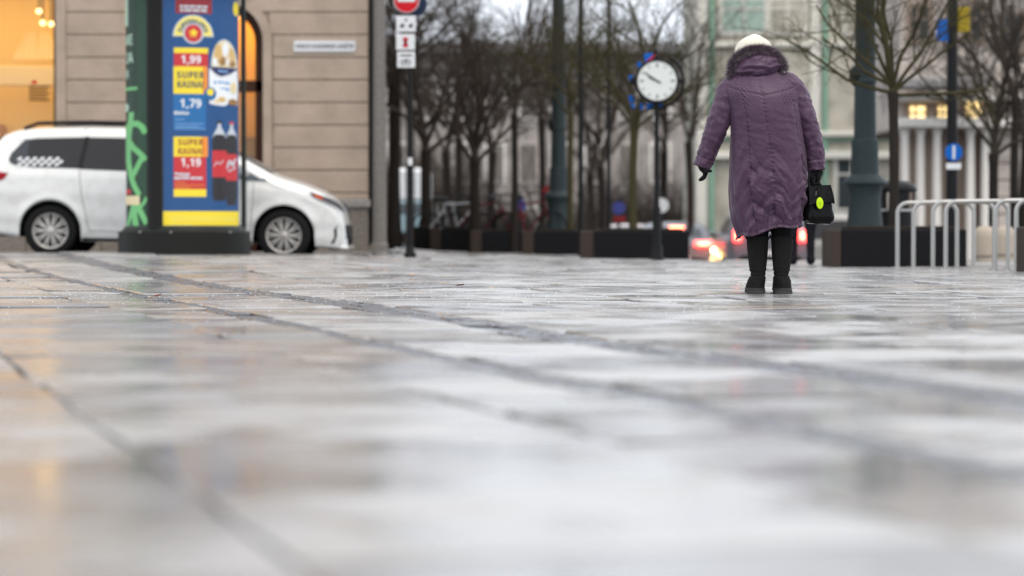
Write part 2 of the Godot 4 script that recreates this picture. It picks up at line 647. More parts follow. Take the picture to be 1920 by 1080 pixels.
# one stone with a worn, slightly wobbly edge; corners given round in (x, distance) order
func stone(mb: MB, q: Array, y: float, tilt: Vector2, r: RandomNumberGenerator, bevel := 0.008, wob := 0.006, seg := 3, thick := 0.045) -> void:
	var mid := Vector2.ZERO
	for p in q:
		mid += p / 4.0
	var ring := []
	for k in 4:
		for j in seg:
			var p: Vector2 = q[k].lerp(q[(k + 1) % 4], float(j) / seg)
			p += Vector2(r.randf_range(-wob, wob), r.randf_range(-wob, wob))
			ring.append(p)
	var n := ring.size()
	var top := PackedVector3Array()
	var edge := PackedVector3Array()
	var low := PackedVector3Array()
	for p in ring:
		var h: float = y + (p - mid).dot(tilt)
		var inn: Vector2 = p.move_toward(mid, bevel * 1.6)
		top.append(Vector3(inn.x, h + r.randf_range(-0.0007, 0.0007), -inn.y))
		edge.append(Vector3(p.x, h - bevel, -p.y))
		low.append(Vector3(p.x, h - thick, -p.y))
	var poly := PackedVector2Array(ring)
	var cw := Geometry2D.is_polygon_clockwise(poly)
	# seen from above, x to the right and distance upwards: counter-clockwise faces up
	mb.fan(top, cw)
	mb.grid([low, edge], true, cw)
	mb.grid([edge, top], true, cw)

func build_pavement() -> void:
	var root := Node3D.new()
	root.name = "pavement"
	add_child(root)
	setting(root)
	tag(root, "wet square paved with grey and pinkish stone slabs and dark sett strips")
	var r := RandomNumberGenerator.new()
	r.seed = 77
	var ct := cos(TURN)
	var st := sin(TURN)
	# strips across: [from, to, kind]
	var strips := []
	var c := -14.0
	var widths := [0.78, 0.62, 0.9, 0.7, 0.55, 0.84]
	var wi := 0
	var dark := [[1.88, 2.0], [2.66, 2.92]]
	dark.sort()
	for dk in dark + [[24.0, 24.02]]:
		while c < dk[0] - 0.01:
			var w: float = widths[wi % widths.size()]
			wi += 1
			var to: float = minf(c + w, dk[0])
			if dk[0] - to < 0.3:
				to = dk[0]
			strips.append([c, to, 0])
			c = to
		strips.append([dk[0], dk[1], 1])
		c = dk[1]
	var stones := []
	for s in strips:
		var a := -10.0 + r.randf() * 0.8
		while a < 52.0:
			var l: float = r.randf_range(0.42, 1.05) if s[2] == 0 else r.randf_range(0.14, 0.22)
			var mc: float = (s[0] + s[1]) / 2
			var x: float = mc * ct - (a + l / 2) * st
			var d: float = mc * st + (a + l / 2) * ct
			if s[2] == 1 and d > 26.0:
				l = 0.9
			var back := 33.2 if x > 2.2 else (32.35 if x < -1.6 else 45.5)
			if d > 1.6 and d < back and absf(x) < 0.1975 * d + 2.4:
				var cuts := [[s[0], s[1]]]
				if s[2] == 1 and d < 26.0:
					var nn := 2 if s[1] - s[0] > 0.25 else 1
					cuts = []
					for k in nn:
						cuts.append([lerpf(s[0], s[1], float(k) / nn), lerpf(s[0], s[1], (k + 1.0) / nn)])
				for cut in cuts:
					var gap: float = 0.006 if s[2] == 0 else 0.007
					var q := []
					for t in [[cut[0] + gap, a + gap], [cut[1] - gap, a + gap], [cut[1] - gap, a + l - gap], [cut[0] + gap, a + l - gap]]:
						q.append(Vector2(t[0] * ct - t[1] * st, t[0] * st + t[1] * ct))
					var m: Vector2 = (q[0] + q[2]) / 2
					var seen: bool = absf(m.x) < 0.1975 * m.y + 0.1 and m.y > 3.0
					stones.append({"q": q, "m": m, "dark": s[2], "area": (cut[1] - cut[0]) * l / pow(m.y, 3) if seen else 0.0})
			a += l
	for kind in [0, 1]:
		var of_kind := stones.filter(func(e): return e.dark == kind)
		of_kind.sort_custom(func(p, q): return p.area > q.area)
		var rest := []
		for i in 6:
			rest.append(MB.new())
		for i in of_kind.size():
			var e: Dictionary = of_kind[i]
			var y: float = square_y(e.m.x, e.m.y)
			var tilt := Vector2(r.randfn(0, 0.005), r.randfn(0, 0.005))
			var lift: float = r.randfn(0.0, 0.0044)
			if kind == 1:
				lift = lift * 0.5 - 0.003
				tilt *= 0.5
			lift *= smoothstep(3.0, 11.0, e.m.y) * 0.8 + 0.2
			if e.m.y > 11.0 and r.randf() < 0.14:
				lift += r.randf_range(0.003, 0.010)
			var hx := (square_y(e.m.x + 0.3, e.m.y) - square_y(e.m.x - 0.3, e.m.y)) / 0.6
			var hd := (square_y(e.m.x, e.m.y + 0.3) - square_y(e.m.x, e.m.y - 0.3)) / 0.6
			tilt += Vector2(hx, hd)
			var tone := 0
			if kind == 0:
				var t := r.randf()
				var warm := 0.35 if e.m.x < -1.5 else 0.08
				tone = 3 if t < warm * 0.6 else (5 if t < warm else (4 if t > 0.92 else r.randi_range(0, 2)))
			if i < 300:
				var mb := MB.new()
				stone(mb, e.q, y + lift, tilt, r, (0.003 if e.m.y < 9.0 else 0.007) if kind == 0 else 0.007, 0.006 if kind == 0 else 0.004, 4 if kind == 0 else 2)
				part("slab" if kind == 0 else "sett", mb, M["slab%d" % tone] if kind == 0 else M.sett, root)
			else:
				stone(rest[tone], e.q, y + lift, tilt, r, 0.007, 0.005, 2)
		for i in 6:
			if rest[i].v.size() > 0:
				var o := part("farther_slabs" if kind == 0 else "farther_setts", rest[i], M["slab%d" % i] if kind == 0 else M.sett, root)
				setting(o, "stuff")
	# kerb stones along the street before the beige house
	var kx := -12.0
	while kx < -1.8:
		var mb := MB.new()
		var y := square_y(kx + 0.5, 32.4) + r.randf_range(-0.004, 0.002)
		mb.box(Vector3(kx + 0.5, y - 0.09, -32.46), Vector3(0.99, 0.18, 0.16), 0.012)
		part("kerb_stone", mb, M.kerb, root)
		kx += 1.0
	# footway in front of the beige house
	var fw := MB.new()
	fw.box(Vector3(-13.0, 0.02, -37.2), Vector3(22.4, 0.1, 1.55), 0.01)
	var o2 := part("footway", fw, M.kerb, self)
	setting(o2)

# ---------------------------------------------------------------- beige corner house
const WALL_D := 38.0

func build_corner_house() -> void:
	var d := WALL_D
	var h := thing("corner_house", "beige plastered corner house with grooved courses, lit shop window and arched door", "building", Vector3(0, 0, -d))
	var wr := wx(694, d)                                   # right corner
	var win_r := wx(106, d)                                # right edge of the window opening
	var bl := wx(126, d)                                   # where the courses begin beside the window
	var br := wx(494, d)                                   # right edge of the door opening
	var arc_r := wx(511, d)                                # outer edge of the door surround
	var dl := wx(352, d)                                   # left edge of the door opening
	var arc_l := wx(335, d)
	var left := -12.6
	var win_l := wx(-260, d)
	var top_y := 15.0
	var base := 0.07
	var pitch := 0.3297
	var first := wy(362, d)
	var back := 0.5
	# wall body behind the courses, with openings left free
	var spring := wy(78, d)                                # spring line of the door arch
	var rad := (br - dl) / 2
	var cx := (br + dl) / 2
	var win_top := wy(-60, d)
	var win_low := wy(300, d)
	var wall := MB.new()
	var add := func(x0: float, x1: float, y0: float, y1: float) -> void:
		wall.box(Vector3((x0 + x1) / 2, (y0 + y1) / 2, -back / 2), Vector3(x1 - x0, y1 - y0, back))
	add.call(left, win_l, base, top_y)
	add.call(win_l, win_r, base, win_low)
	add.call(win_l, win_r, win_top, top_y)
	add.call(win_r, dl, base, top_y)
	add.call(br, wr, base, top_y)
	var crown := spring + rad
	add.call(dl, br, crown + 0.02, top_y)
	# spandrels of the arch
	for sgn in [-1.0, 1.0]:
		var pts := PackedVector2Array()
		for i in 13:
			var a := PI / 2 * i / 12.0
			pts.append(Vector2(cx + sgn * rad * cos(a), spring + rad * sin(a)))
		pts.append(Vector2(cx, crown + 0.02))
		pts.append(Vector2(cx + sgn * rad, crown + 0.02))
		wall.plate(pts, Vector3(0, 0, -back), Vector3.RIGHT, Vector3.UP, back)
	# side wall along the other street
	var flank := Basis(Vector3.UP, 0.24)
	wall.box(Vector3(wr - 0.26, (base + top_y) / 2, -back + 0.2) + flank * Vector3(0, 0, -7.2), Vector3(0.5, top_y - base, 14.0), 0.0, flank)
	part("wall", wall, M.beige_joint, h)
	# plastered courses, each its own band; split at the openings
	var y := first
	var k := 0
	while y + pitch > wy(470, d):
		y -= pitch
	while y < 15.0:
		var y0: float = maxf(y + 0.0095, wy(374, d) + 0.004)
		var y1: float = y + pitch - 0.0095
		if y1 > y0:
			var spans := []
			if y0 > win_low - 0.02 and y0 < win_top:
				spans.append([left, win_l - 0.16])
			else:
				spans.append([left, bl])
			spans.append([bl + 0.001, arc_l] if y0 < crown + 0.14 else [bl + 0.001, arc_l])
			# right of the door: follows the round surround
			var xr := arc_r
			var ro := rad + (arc_r - br)
			if y0 > spring:
				var dy: float = minf(y1, y0 + 0.16) - spring
				xr = cx + (sqrt(maxf(ro * ro - dy * dy, 0.0)) if dy < ro else 0.0)
			if y0 >= spring + ro:
				spans.append([arc_l, wr - 0.02])
			else:
				spans.append([xr + 0.012, wr - 0.02])
				if y0 > spring:
					spans.append([arc_l + 0.001, 2 * cx - xr - 0.012])
			for s in spans:
				if s[1] - s[0] < 0.05:
					continue
				var mb := MB.new()
				mb.box(Vector3((s[0] + s[1]) / 2, (y0 + y1) / 2, 0.011), Vector3(s[1] - s[0], y1 - y0, 0.022), 0.008)
				part("plaster_course", mb, M.beige_plaster, h)
		y += pitch
		k += 1
	# dark pipe added in place of the shadow gap at the corner
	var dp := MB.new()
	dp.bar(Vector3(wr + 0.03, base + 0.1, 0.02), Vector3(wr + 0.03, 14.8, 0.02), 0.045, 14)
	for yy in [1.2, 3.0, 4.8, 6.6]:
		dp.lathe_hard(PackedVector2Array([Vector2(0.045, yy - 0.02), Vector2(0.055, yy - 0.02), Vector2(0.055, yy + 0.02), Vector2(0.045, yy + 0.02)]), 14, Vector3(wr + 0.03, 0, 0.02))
	part("shade_gap_pipe", dp, M.black_metal, h)
	# plinth and its ledge
	for s in [[left, arc_l - 0.02], [arc_r + 0.02, wr - 0.02]]:
		var pl := MB.new()
		var pt := wy(390, d)
		var xx: float = s[0]
		while xx < s[1] - 0.05:
			var x1: float = minf(xx + 1.1, s[1])
			var blk := MB.new()
			blk.box(Vector3((xx + x1) / 2, (base - 0.1 + pt) / 2, 0.05), Vector3(x1 - xx - 0.008, pt - base + 0.1, 0.1), 0.01)
			part("plinth_block", blk, M.plinth_stone, h)
			xx = x1
		pl.box(Vector3((s[0] + s[1]) / 2, (wy(390, d) + wy(374, d)) / 2, 0.07), Vector3(s[1] - s[0] + 0.06, 0.125, 0.14), 0.02)
		part("plinth_ledge", pl, M.ledge_stone, h)
	# flat plaster surround of the window and round surround of the door
	var sur := MB.new()
	sur.box(Vector3((win_r + bl) / 2, (win_low + win_top) / 2, 0.012), Vector3(bl - win_r - 0.004, win_top - win_low + 0.3, 0.05), 0.008)
	sur.box(Vector3((win_l + win_r) / 2, win_low - 0.06, 0.03), Vector3(win_r - win_l + 0.2, 0.1, 0.14), 0.01)
	part("window_surround", sur, M.beige_plaster, h)
	var ro2 := rad + (arc_r - br)
	var ring := PackedVector2Array()
	ring.append(Vector2(cx + ro2, base)); 
	for i in 25:
		var a := PI * i / 24.0
		ring.append(Vector2(cx + ro2 * cos(a), spring + ro2 * sin(a)))
	ring.append(Vector2(cx - ro2, base)); ring.append(Vector2(cx - rad, base))
	for i in 25:
		var a := PI * (24 - i) / 24.0
		ring.append(Vector2(cx + rad * cos(a), spring + rad * sin(a)))
	ring.append(Vector2(cx + rad, base))
	var rs := MB.new()
	rs.plate(ring, Vector3(0, 0, -0.03), Vector3.RIGHT, Vector3.UP, 0.075)
	part("door_surround", rs, M.beige_plaster, h)
	# shop window
	var win := MB.new()
	var f := 0.045
	var wz := -0.12
	for b in [[win_l, win_l + f, win_low, win_top], [win_r - f, win_r, win_low, win_top], [win_l, win_r, win_low, win_low + f], [win_l, win_r, win_top - f, win_top], [wx(-80, d), wx(-80, d) + f, win_low, win_top]]:
		win.box(Vector3((b[0] + b[1]) / 2, (b[2] + b[3]) / 2, wz), Vector3(b[1] - b[0], b[3] - b[2], 0.07), 0.006)
	var wn := part("window", win, M.dark_frame, h)
	tag(wn, "dark framed shop window glowing warm yellow")
	var gl := MB.new()
	gl.quad(Vector3(win_l, win_low, wz - 0.01), Vector3(win_r, win_low, wz - 0.01), Vector3(win_r, win_top, wz - 0.01), Vector3(win_l, win_top, wz - 0.01))
	part("pane", gl, M.shop_glass, wn)
	# lettering stuck on the pane
	var st := MB.new()
	for i in 5:
		var ww := 0.30 if i % 2 == 0 else 0.26
		st.box(Vector3(wx(72, d) + (ww - 0.3) / 2, wy(163 + i * 6, d), wz + 0.004), Vector3(ww, 0.022, 0.003))
	part("window_lettering", st, M.ink, wn)
	var rd := MB.new()
	rd.box(Vector3(wx(63, d), wy(154, d), wz + 0.004), Vector3(0.07, 0.05, 0.003))
	part("window_lettering", rd, M.sign_red, wn)
	# shop room behind the window
	var depth := 3.2
	var rl := win_l - 0.6
	var rr := win_r + 0.9
	var fl := base
	var ce := win_top + 0.3
	var zb := -back - depth
	var room := MB.new()
	room.box(Vector3((rl + rr) / 2, (fl + ce) / 2, zb - 0.05), Vector3(rr - rl, ce - fl, 0.1))
	room.box(Vector3(rl - 0.05, (fl + ce) / 2, zb / 2 - back / 2), Vector3(0.1, ce - fl, depth))
	room.box(Vector3(rr + 0.05, (fl + ce) / 2, zb / 2 - back / 2), Vector3(0.1, ce - fl, depth))
	room.box(Vector3((rl + rr) / 2, ce + 0.05, zb / 2 - back / 2), Vector3(rr - rl, 0.1, depth))
	room.box(Vector3((rl + rr) / 2, fl - 0.05, zb / 2 - back / 2), Vector3(rr - rl, 0.1, depth))
	part("shop_room", room, M.shop_wall, h)
	var beam := MB.new()
	beam.box(Vector3((win_l + win_r) / 2, wy(143, d + 2.6), -2.6), Vector3(win_r - win_l + 1.2, 0.30, 0.25), 0.01)
	part("bulkhead", beam, M.shop_white, h)
	for b in [[-6.5, 0.5, 1.2], [-8.3, 0.4, 1.0], [-9.6, 0.6, 1.4]]:
		var cab := MB.new()
		cab.box(Vector3(b[0], fl + b[2], zb + 0.3), Vector3(b[1], b[2] * 2, 0.5), 0.02)
		part("cabinet", cab, M.shop_wood, h)
	# hanging white cloths
	for c in [[60.0, 0.14], [84.0, 0.16]]:
		var cl := MB.new()
		var rows := []
		for j in 10:
			var row := PackedVector3Array()
			var t := j / 9.0
			for i in 14:
				var u := i / 13.0 - 0.5
				row.append(Vector3(wx(c[0], d + 2.9) + u * (0.14 + 0.26 * t) + 0.1 * t * signf(c[0] - 70), wy(62, d + 2.9) - t * 0.42, -2.9 + 0.03 * sin(i * 1.9)))
			rows.append(row)
		cl.grid(rows, false, true)
		part("hanging_cloth", cl, M.shop_white, h)
	# spot lamps on the shop ceiling
	for lp in [[75.0, 22.0, 1.0], [82.0, 44.0, 1.5], [98.0, 46.0, 1.9], [-60.0, 30.0, 1.0]]:
		var dd: float = d + lp[2]
		var at := Vector3(wx(lp[0], dd), wy(lp[1], dd), -lp[2])
		var bulb := MB.new()
		bulb.ball(at, Vector3(0.045, 0.04, 0.045), 12, 8)
		var bo := part("lamp_bulb", bulb, M.lamp_bulb, h)
		var arm := MB.new()
		arm.bar(at + Vector3(0, 0.05, 0), Vector3(at.x, ce, at.z), 0.012, 6)
		part("lamp_stem", arm, M.black_metal, bo)
		var li := OmniLight3D.new()
		li.name = "shop_lamp_light"
		li.position = at
		li.light_color = Color(1.0, 0.80, 0.46)
		li.light_energy = 0.05
		li.light_size = 0.05
		li.omni_range = 12.0
		li.omni_attenuation = 2.0
		li.shadow_enabled = true
		h.add_child(li, true)
	var panel := MB.new()  # unseen glowing panel, added to brighten the shop room
	panel.box(Vector3((win_l + win_r) / 2 - 0.2, ce - 0.03, -2.0), Vector3(3.4, 0.05, 1.6), 0.01)
	part("added_light_panel", panel, M.added_panel_glow, h)
	var al := AreaLight3D.new()  # added fill light carrying the room light instead of the bulbs
	al.name = "added_fill_light"
	al.position = Vector3((win_l + win_r) / 2 - 0.2, ce - 0.07, -2.0)
	al.rotation.x = -PI / 2
	al.area_size = Vector2(3.4, 1.6)
	al.light_color = Color(1.0, 0.80, 0.46)
	al.light_energy = 2.0
	al.shadow_enabled = true
	h.add_child(al, true)
	# arched door: dark wooden frame, transom, lit panes
	var dz := -0.2
	var fr := MB.new()
	var bars := [[dl, dl + 0.09, base, spring], [br - 0.13, br, base, spring], [dl, br, wy(172, d), wy(150, d)], [dl, br, base, base + 0.9], [cx - 0.05, cx + 0.05, base, wy(172, d)]]
	for b in bars:
		fr.box(Vector3((b[0] + b[1]) / 2, (b[2] + b[3]) / 2, dz), Vector3(b[1] - b[0], b[3] - b[2], 0.08), 0.008)
	var arc := PackedVector2Array()
	for i in 25:
		var a := PI * i / 24.0
		arc.append(Vector2(cx + rad * cos(a), spring + rad * sin(a)))
	for i in 25:
		var a := PI * (24 - i) / 24.0
		arc.append(Vector2(cx + (rad - 0.13) * cos(a), spring + (rad - 0.13) * sin(a)))
	fr.plate(arc, Vector3(0, 0, dz - 0.04), Vector3.RIGHT, Vector3.UP, 0.08)
	var door := part("door", fr, M.door_wood, h)
	tag(door, "dark brown arched door with lit panes")
	var dg := MB.new()
	var gp := PackedVector2Array([Vector2(dl + 0.05, base + 0.9), Vector2(br - 0.06, base + 0.9)])
	for i in 25:
		var a := PI * i / 24.0
		gp.append(Vector2(cx + (rad - 0.06) * cos(a), spring + (rad - 0.06) * sin(a)))
	dg.plate(gp, Vector3(0, 0, dz - 0.01), Vector3.RIGHT, Vector3.UP, 0.0)
	part("pane", dg, M.shop_glass, door)
	var hall := MB.new()
	var hl := dl - 0.5
	var hr := br + 0.12
	hall.box(Vector3((hl + hr) / 2, 2.2, -2.05), Vector3(hr - hl, 4.4, 0.1))
	hall.box(Vector3(hl - 0.05, 2.2, -1.25), Vector3(0.1, 4.4, 1.5))
	hall.box(Vector3(hr + 0.05, 2.2, -1.25), Vector3(0.1, 4.4, 1.5))
	hall.box(Vector3((hl + hr) / 2, 4.45, -1.25), Vector3(hr - hl, 0.1, 1.5))
	hall.box(Vector3((hl + hr) / 2, 0.05, -1.25), Vector3(hr - hl, 0.1, 1.5))
	part("hall_room", hall, M.shop_wall, h)
	var hc := MB.new()
	hc.box(Vector3(br - 0.16, 0.9, -1.2), Vector3(0.5, 1.8, 0.4), 0.02)
	part("hall_counter", hc, M.shop_wood, h)
	var hb := MB.new()
	hb.ball(Vector3(cx, 3.6, -1.2), Vector3(0.08, 0.08, 0.08), 12, 8)
	part("lamp_bulb", hb, M.lamp_bulb, h)
	var hli := OmniLight3D.new()
	hli.name = "hall_lamp_light"
	hli.position = Vector3(cx, 3.6, -1.2)
	hli.light_color = Color(1.0, 0.70, 0.32)
	hli.light_energy = 0.42
	hli.light_size = 0.05
	hli.omni_range = 10.0
	hli.omni_attenuation = 2.0
	hli.shadow_enabled = true
	h.add_child(hli, true)
	# upper storey windows, above the picture but mirrored in the wet stones
	for sx in [-9.6, -7.0, -4.4]:
		var uw := MB.new()
		uw.box(Vector3(sx, 7.2, 0.05), Vector3(1.3, 2.3, 0.1), 0.01)
		var un := part("window", uw, M.ledge_stone, h)
		var ug := MB.new()
		ug.box(Vector3(sx, 7.2, 0.105), Vector3(1.05, 2.05, 0.02))
		part("pane", ug, M.far_glass, un)
	var cor := MB.new()
	cor.box(Vector3((left + wr) / 2, 15.1, 0.1), Vector3(wr - left + 0.5, 0.4, 0.7), 0.05)
	cor.box(Vector3((left + wr) / 2, 15.6, -7.0), Vector3(wr - left, 0.6, 14.0), 0.05)
	part("cornice", cor, M.ledge_stone, h)
	# street name plate on the wall
	var np := thing("street_name_plate", "long white enamel street name plate on the beige wall", "sign", Vector3(wx(609.5, d), wy(88, d), -d + 0.022))
	var pm := MB.new()
	pm.box(Vector3(0, 0, 0.012), Vector3(0.90, 0.16, 0.02), 0.006)
	part("plate", pm, M.sign_white, np)
	var tx := put("lettering", text_mesh("VINCO KUDIRKOS AIKŠTĖ", 0.082, 0.002), M.ink, np)
	tx.position = Vector3(0, 0, 0.0235)
	tx.scale = Vector3(0.86, 1.0, 1.0)
	# grey pole at the corner of the house
	var pole := thing("grey_pole", "tall grey concrete pole beside the corner of the beige house", "pole", Vector3(wx(712, 37.2), ground_y(-1.6, 37.2), -37.2))
	var pb := MB.new()
	pb.lathe(PackedVector2Array([Vector2(0.105, -0.05), Vector2(0.105, 0.0), Vector2(0.1, 0.5), Vector2(0.088, 3.0), Vector2(0.078, 9.0), Vector2(0.0, 9.02)]), 18)
	part("shaft", pb, M.concrete_pole, pole)
	var ft := MB.new()
	ft.lathe_hard(PackedVector2Array([Vector2(0.115, -0.03), Vector2(0.125, 0.0), Vector2(0.12, 0.22), Vector2(0.1, 0.24)]), 18)
	part("foot", ft, M.concrete_pole, pole)

# ---------------------------------------------------------------- buildings farther down the street
func build_far_buildings() -> void:
	# cream house with green trim
	var d := 78.0
	var gy := ground_y(8.0, d)
	var h := thing("cream_house", "pale cream town house with thin green corner strips behind the walking woman", "building", Vector3(0, gy, -d))
	var x0 := wx(1322, d)
	var x1 := wx(1700, d)
	var wall := MB.new()
	wall.box(Vector3((x0 + x1) / 2, 5.6, -5), Vector3(x1 - x0, 11.6, 10), 0.05)
	part("wall", wall, M.cream_wall, h)
	for px in [1334.0, 1546.0]:
		var st := MB.new()
		st.box(Vector3(wx(px, d), 6.3, 0.06), Vector3(0.16, 9.6, 0.12), 0.01)
		part("green_strip", st, M.green_trim, h)
		var st2 := MB.new()
		st2.box(Vector3(wx(px, d) - 0.3, 6.3, 0.045), Vector3(0.3, 9.6, 0.09), 0.01)
		part("pilaster", st2, M.cream_trim, h)
	var up := func(py: float) -> float: return wy(py, d) - gy
	for c in [[252.0, 0.16, 0.2], [292.0, 0.22, 0.24], [85.0, 0.14, 0.12]]:
		var co := MB.new()
		co.box(Vector3((x0 + x1) / 2, up.call(c[0]), c[2] / 2), Vector3(x1 - x0 + 0.1, c[1], c[2]), 0.03)
		part("string_course", co, M.cream_trim, h)
	var gc := MB.new()
	gc.box(Vector3((x0 + x1) / 2, up.call(262.0), 0.05), Vector3(x1 - x0, 0.07, 0.1))
	part("green_line", gc, M.green_trim, h)
	for w in [[1393.0, 30.0, 78.0, 60.0], [1475.0, 30.0, 60.0, 60.0], [1615.0, 30.0, 60.0, 60.0], [1430.0, 350.0, 60.0, 90.0], [1595.0, 345.0, 50.0, 90.0]]:
		var s: float = d / FOCAL
		var wd: float = w[2] * s
		var ht: float = w[3] * s
		var c := Vector3(wx(w[0], d), up.call(w[1]), 0)
		var fr := MB.new()
		fr.box(c + Vector3(0, 0, 0.04), Vector3(wd + 0.24, ht + 0.24, 0.08), 0.01)
		var fn := part("window", fr, M.cream_trim, h)
		var gl := MB.new()
		gl.box(c + Vector3(0, 0, 0.085), Vector3(wd, ht, 0.02))
		part("pane", gl, M.green_blind if w[0] < 1400.0 else (M.cream_wall if w[1] < 100.0 else M.far_glass), fn)
		var mu := MB.new()
		mu.box(c + Vector3(0, 0, 0.1), Vector3(0.06, ht, 0.03))
		mu.box(c + Vector3(0, ht * 0.2, 0.101), Vector3(wd, 0.06, 0.03))
		part("mullion", mu, M.cream_trim, fn)
	var rf := MB.new()
	rf.box(Vector3((x0 + x1) / 2, 11.7, -4.7), Vector3(x1 - x0 + 0.6, 0.4, 11.2), 0.05)
	part("roof", rf, M.roof_grey, h)
	# pinkish house with white columns and lit upper windows
	d = 64.0
	var ly := ground_y(10.0, d)
	var p := thing("colonnade_house", "pinkish stone house with white columns and lit upper windows behind the bike racks", "building", Vector3(0, ly, -d))
	var upp := func(py: float) -> float: return wy(py, d) - ly
	x0 = wx(1690, d)
	x1 = wx(2060, d)
	var xm := wx(1852, d)
	var w2 := MB.new()
	var ent: float = upp.call(240.0)
	w2.box(Vector3((x0 + x1) / 2, (ent + 12.5) / 2, -4.6), Vector3(x1 - x0, 12.5 - ent, 8), 0.03)
	w2.box(Vector3((xm + x1) / 2, ent / 2, -4.1), Vector3(x1 - xm, ent, 8), 0.03)
	part("wall", w2, M.pink_wall, p)
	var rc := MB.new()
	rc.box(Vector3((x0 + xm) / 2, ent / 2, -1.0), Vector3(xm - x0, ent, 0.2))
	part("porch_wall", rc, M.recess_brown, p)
	var en := MB.new()
	en.box(Vector3((x0 + x1) / 2, ent + 0.12, -0.2), Vector3(x1 - x0 + 0.2, 0.24, 1.0), 0.03)
	en.box(Vector3((x0 + x1) / 2, ent + 0.72, -0.25), Vector3(x1 - x0 + 0.3, 0.12, 1.1), 0.03)
	part("entablature", en, M.column_white, p)
	for px in [1697.0, 1726.0, 1757.0, 1820.0, 1848.0]:
		var col := MB.new()
		col.lathe(PackedVector2Array([Vector2(0.15, 0.0), Vector2(0.15, 0.25), Vector2(0.115, 0.32), Vector2(0.11, ent * 0.5), Vector2(0.09, ent - 0.2), Vector2(0.13, ent - 0.1), Vector2(0.13, ent)]), 16, Vector3(wx(px, d), 0, -0.1))
		part("column", col, M.column_white, p)
	var yy := 0.1
	while yy < ent:
		var cs := MB.new()
		cs.box(Vector3((xm + x1) / 2, yy + 0.2, -0.08), Vector3(x1 - xm - 0.02, 0.38, 0.1), 0.02)
		part("stone_course", cs, M.pink_wall, p)
		yy += 0.42
	for w in [[1726.0, 214.0, 34.0, 36.0], [1776.0, 214.0, 26.0, 36.0], [1832.0, 208.0, 32.0, 46.0], [1730.0, 40.0, 40.0, 70.0], [1830.0, 40.0, 40.0, 70.0], [1905.0, 60.0, 40.0, 70.0]]:
		var s: float = d / FOCAL
		var c := Vector3(wx(w[0], d), upp.call(w[1]), -0.58)
		var fr := MB.new()
		fr.box(c, Vector3(w[2] * s + 0.14, w[3] * s + 0.14, 0.06), 0.01)
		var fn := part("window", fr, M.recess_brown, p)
		var gl := MB.new()
		gl.box(c + Vector3(0, 0, 0.04), Vector3(w[2] * s * 0.8, w[3] * s * 0.9, 0.03))
		part("lit_pane" if w[1] > 100.0 else "pane", gl, M.lit_window if w[1] > 100.0 else M.far_glass, fn)
		var mu := MB.new()
		mu.box(c + Vector3(-w[2] * s * 0.12, 0, 0.06), Vector3(0.05, w[3] * s, 0.03))
		mu.box(c + Vector3(0, w[3] * s * 0.1, 0.061), Vector3(w[2] * s, 0.05, 0.03))
		part("mullion", mu, M.recess_brown, fn)
	# dark canopy over the porch
	var cn := MB.new()
	cn.box(Vector3(wx(1760, d), upp.call(160.0), 0.5), Vector3(2.2, 0.26, 1.2), 0.04)
	part("canopy", cn, M.roof_grey, p)
	# grey house closing the street behind the trees
	d = 118.0
	var fy := ground_y(0.0, d)
	var g := thing("grey_brown_house", "grey brown house closing the street far behind the bare trees", "building", Vector3(0, fy, -d))
	x0 = wx(640, d)
	x1 = wx(1330, d)
	var w3 := MB.new()
	w3.box(Vector3((x0 + x1) / 2, 4.95, -5), Vector3(x1 - x0, 9.9, 10), 0.05)
	part("wall", w3, M.grey_wall, g)
	for j in 3:
		for i in 11:
			var c := Vector3(x0 + 1.0 + i * 1.5, 1.9 + j * 2.9, 0.0)
			var fr := MB.new()
			fr.box(c + Vector3(0, 0, 0.04), Vector3(0.98, 1.9, 0.08), 0.01)
			var fn := part("window", fr, M.column_white if (i + j) % 3 else M.pink_wall, g)
			var gl := MB.new()
			gl.box(c + Vector3(0, 0, 0.09), Vector3(0.74, 1.66, 0.02))
			part("pane", gl, M.dull_glass, fn)
	var r3 := MB.new()
	r3.box(Vector3((x0 + x1) / 2, 10.0, -4.8), Vector3(x1 - x0 + 0.6, 0.5, 11.0), 0.05)
	part("roof", r3, M.roof_grey, g)

# ---------------------------------------------------------------- planters
func planter(called: String, label: String, x: float, d: float, w: float, h: float, deep: float, end_w: float, yaw: float, y := 0.0) -> Node3D:
	var t := thing(called, label, "planter", Vector3(x, y, -d), yaw, "dark stone planters around the square")
	var b := MB.new()
	b.box(Vector3(end_w + (w - end_w) / 2, h / 2 - 0.02, -deep / 2), Vector3(w - end_w - 0.004, h + 0.04, deep), 0.012)
	part("black_side", b, M.planter_black, t)
	var e := MB.new()
	e.box(Vector3(end_w / 2, h / 2 - 0.02, -deep / 2 + 0.004), Vector3(end_w, h + 0.044, deep), 0.014)
	part("brown_end_block", e, M.planter_brown, t)
	var s := MB.new()
	s.box(Vector3(end_w + (w - end_w) / 2, h + 0.01, -deep / 2), Vector3(w - end_w - 0.16, 0.05, deep - 0.16), 0.02)
	part("soil", s, M.soil, t)
	return t

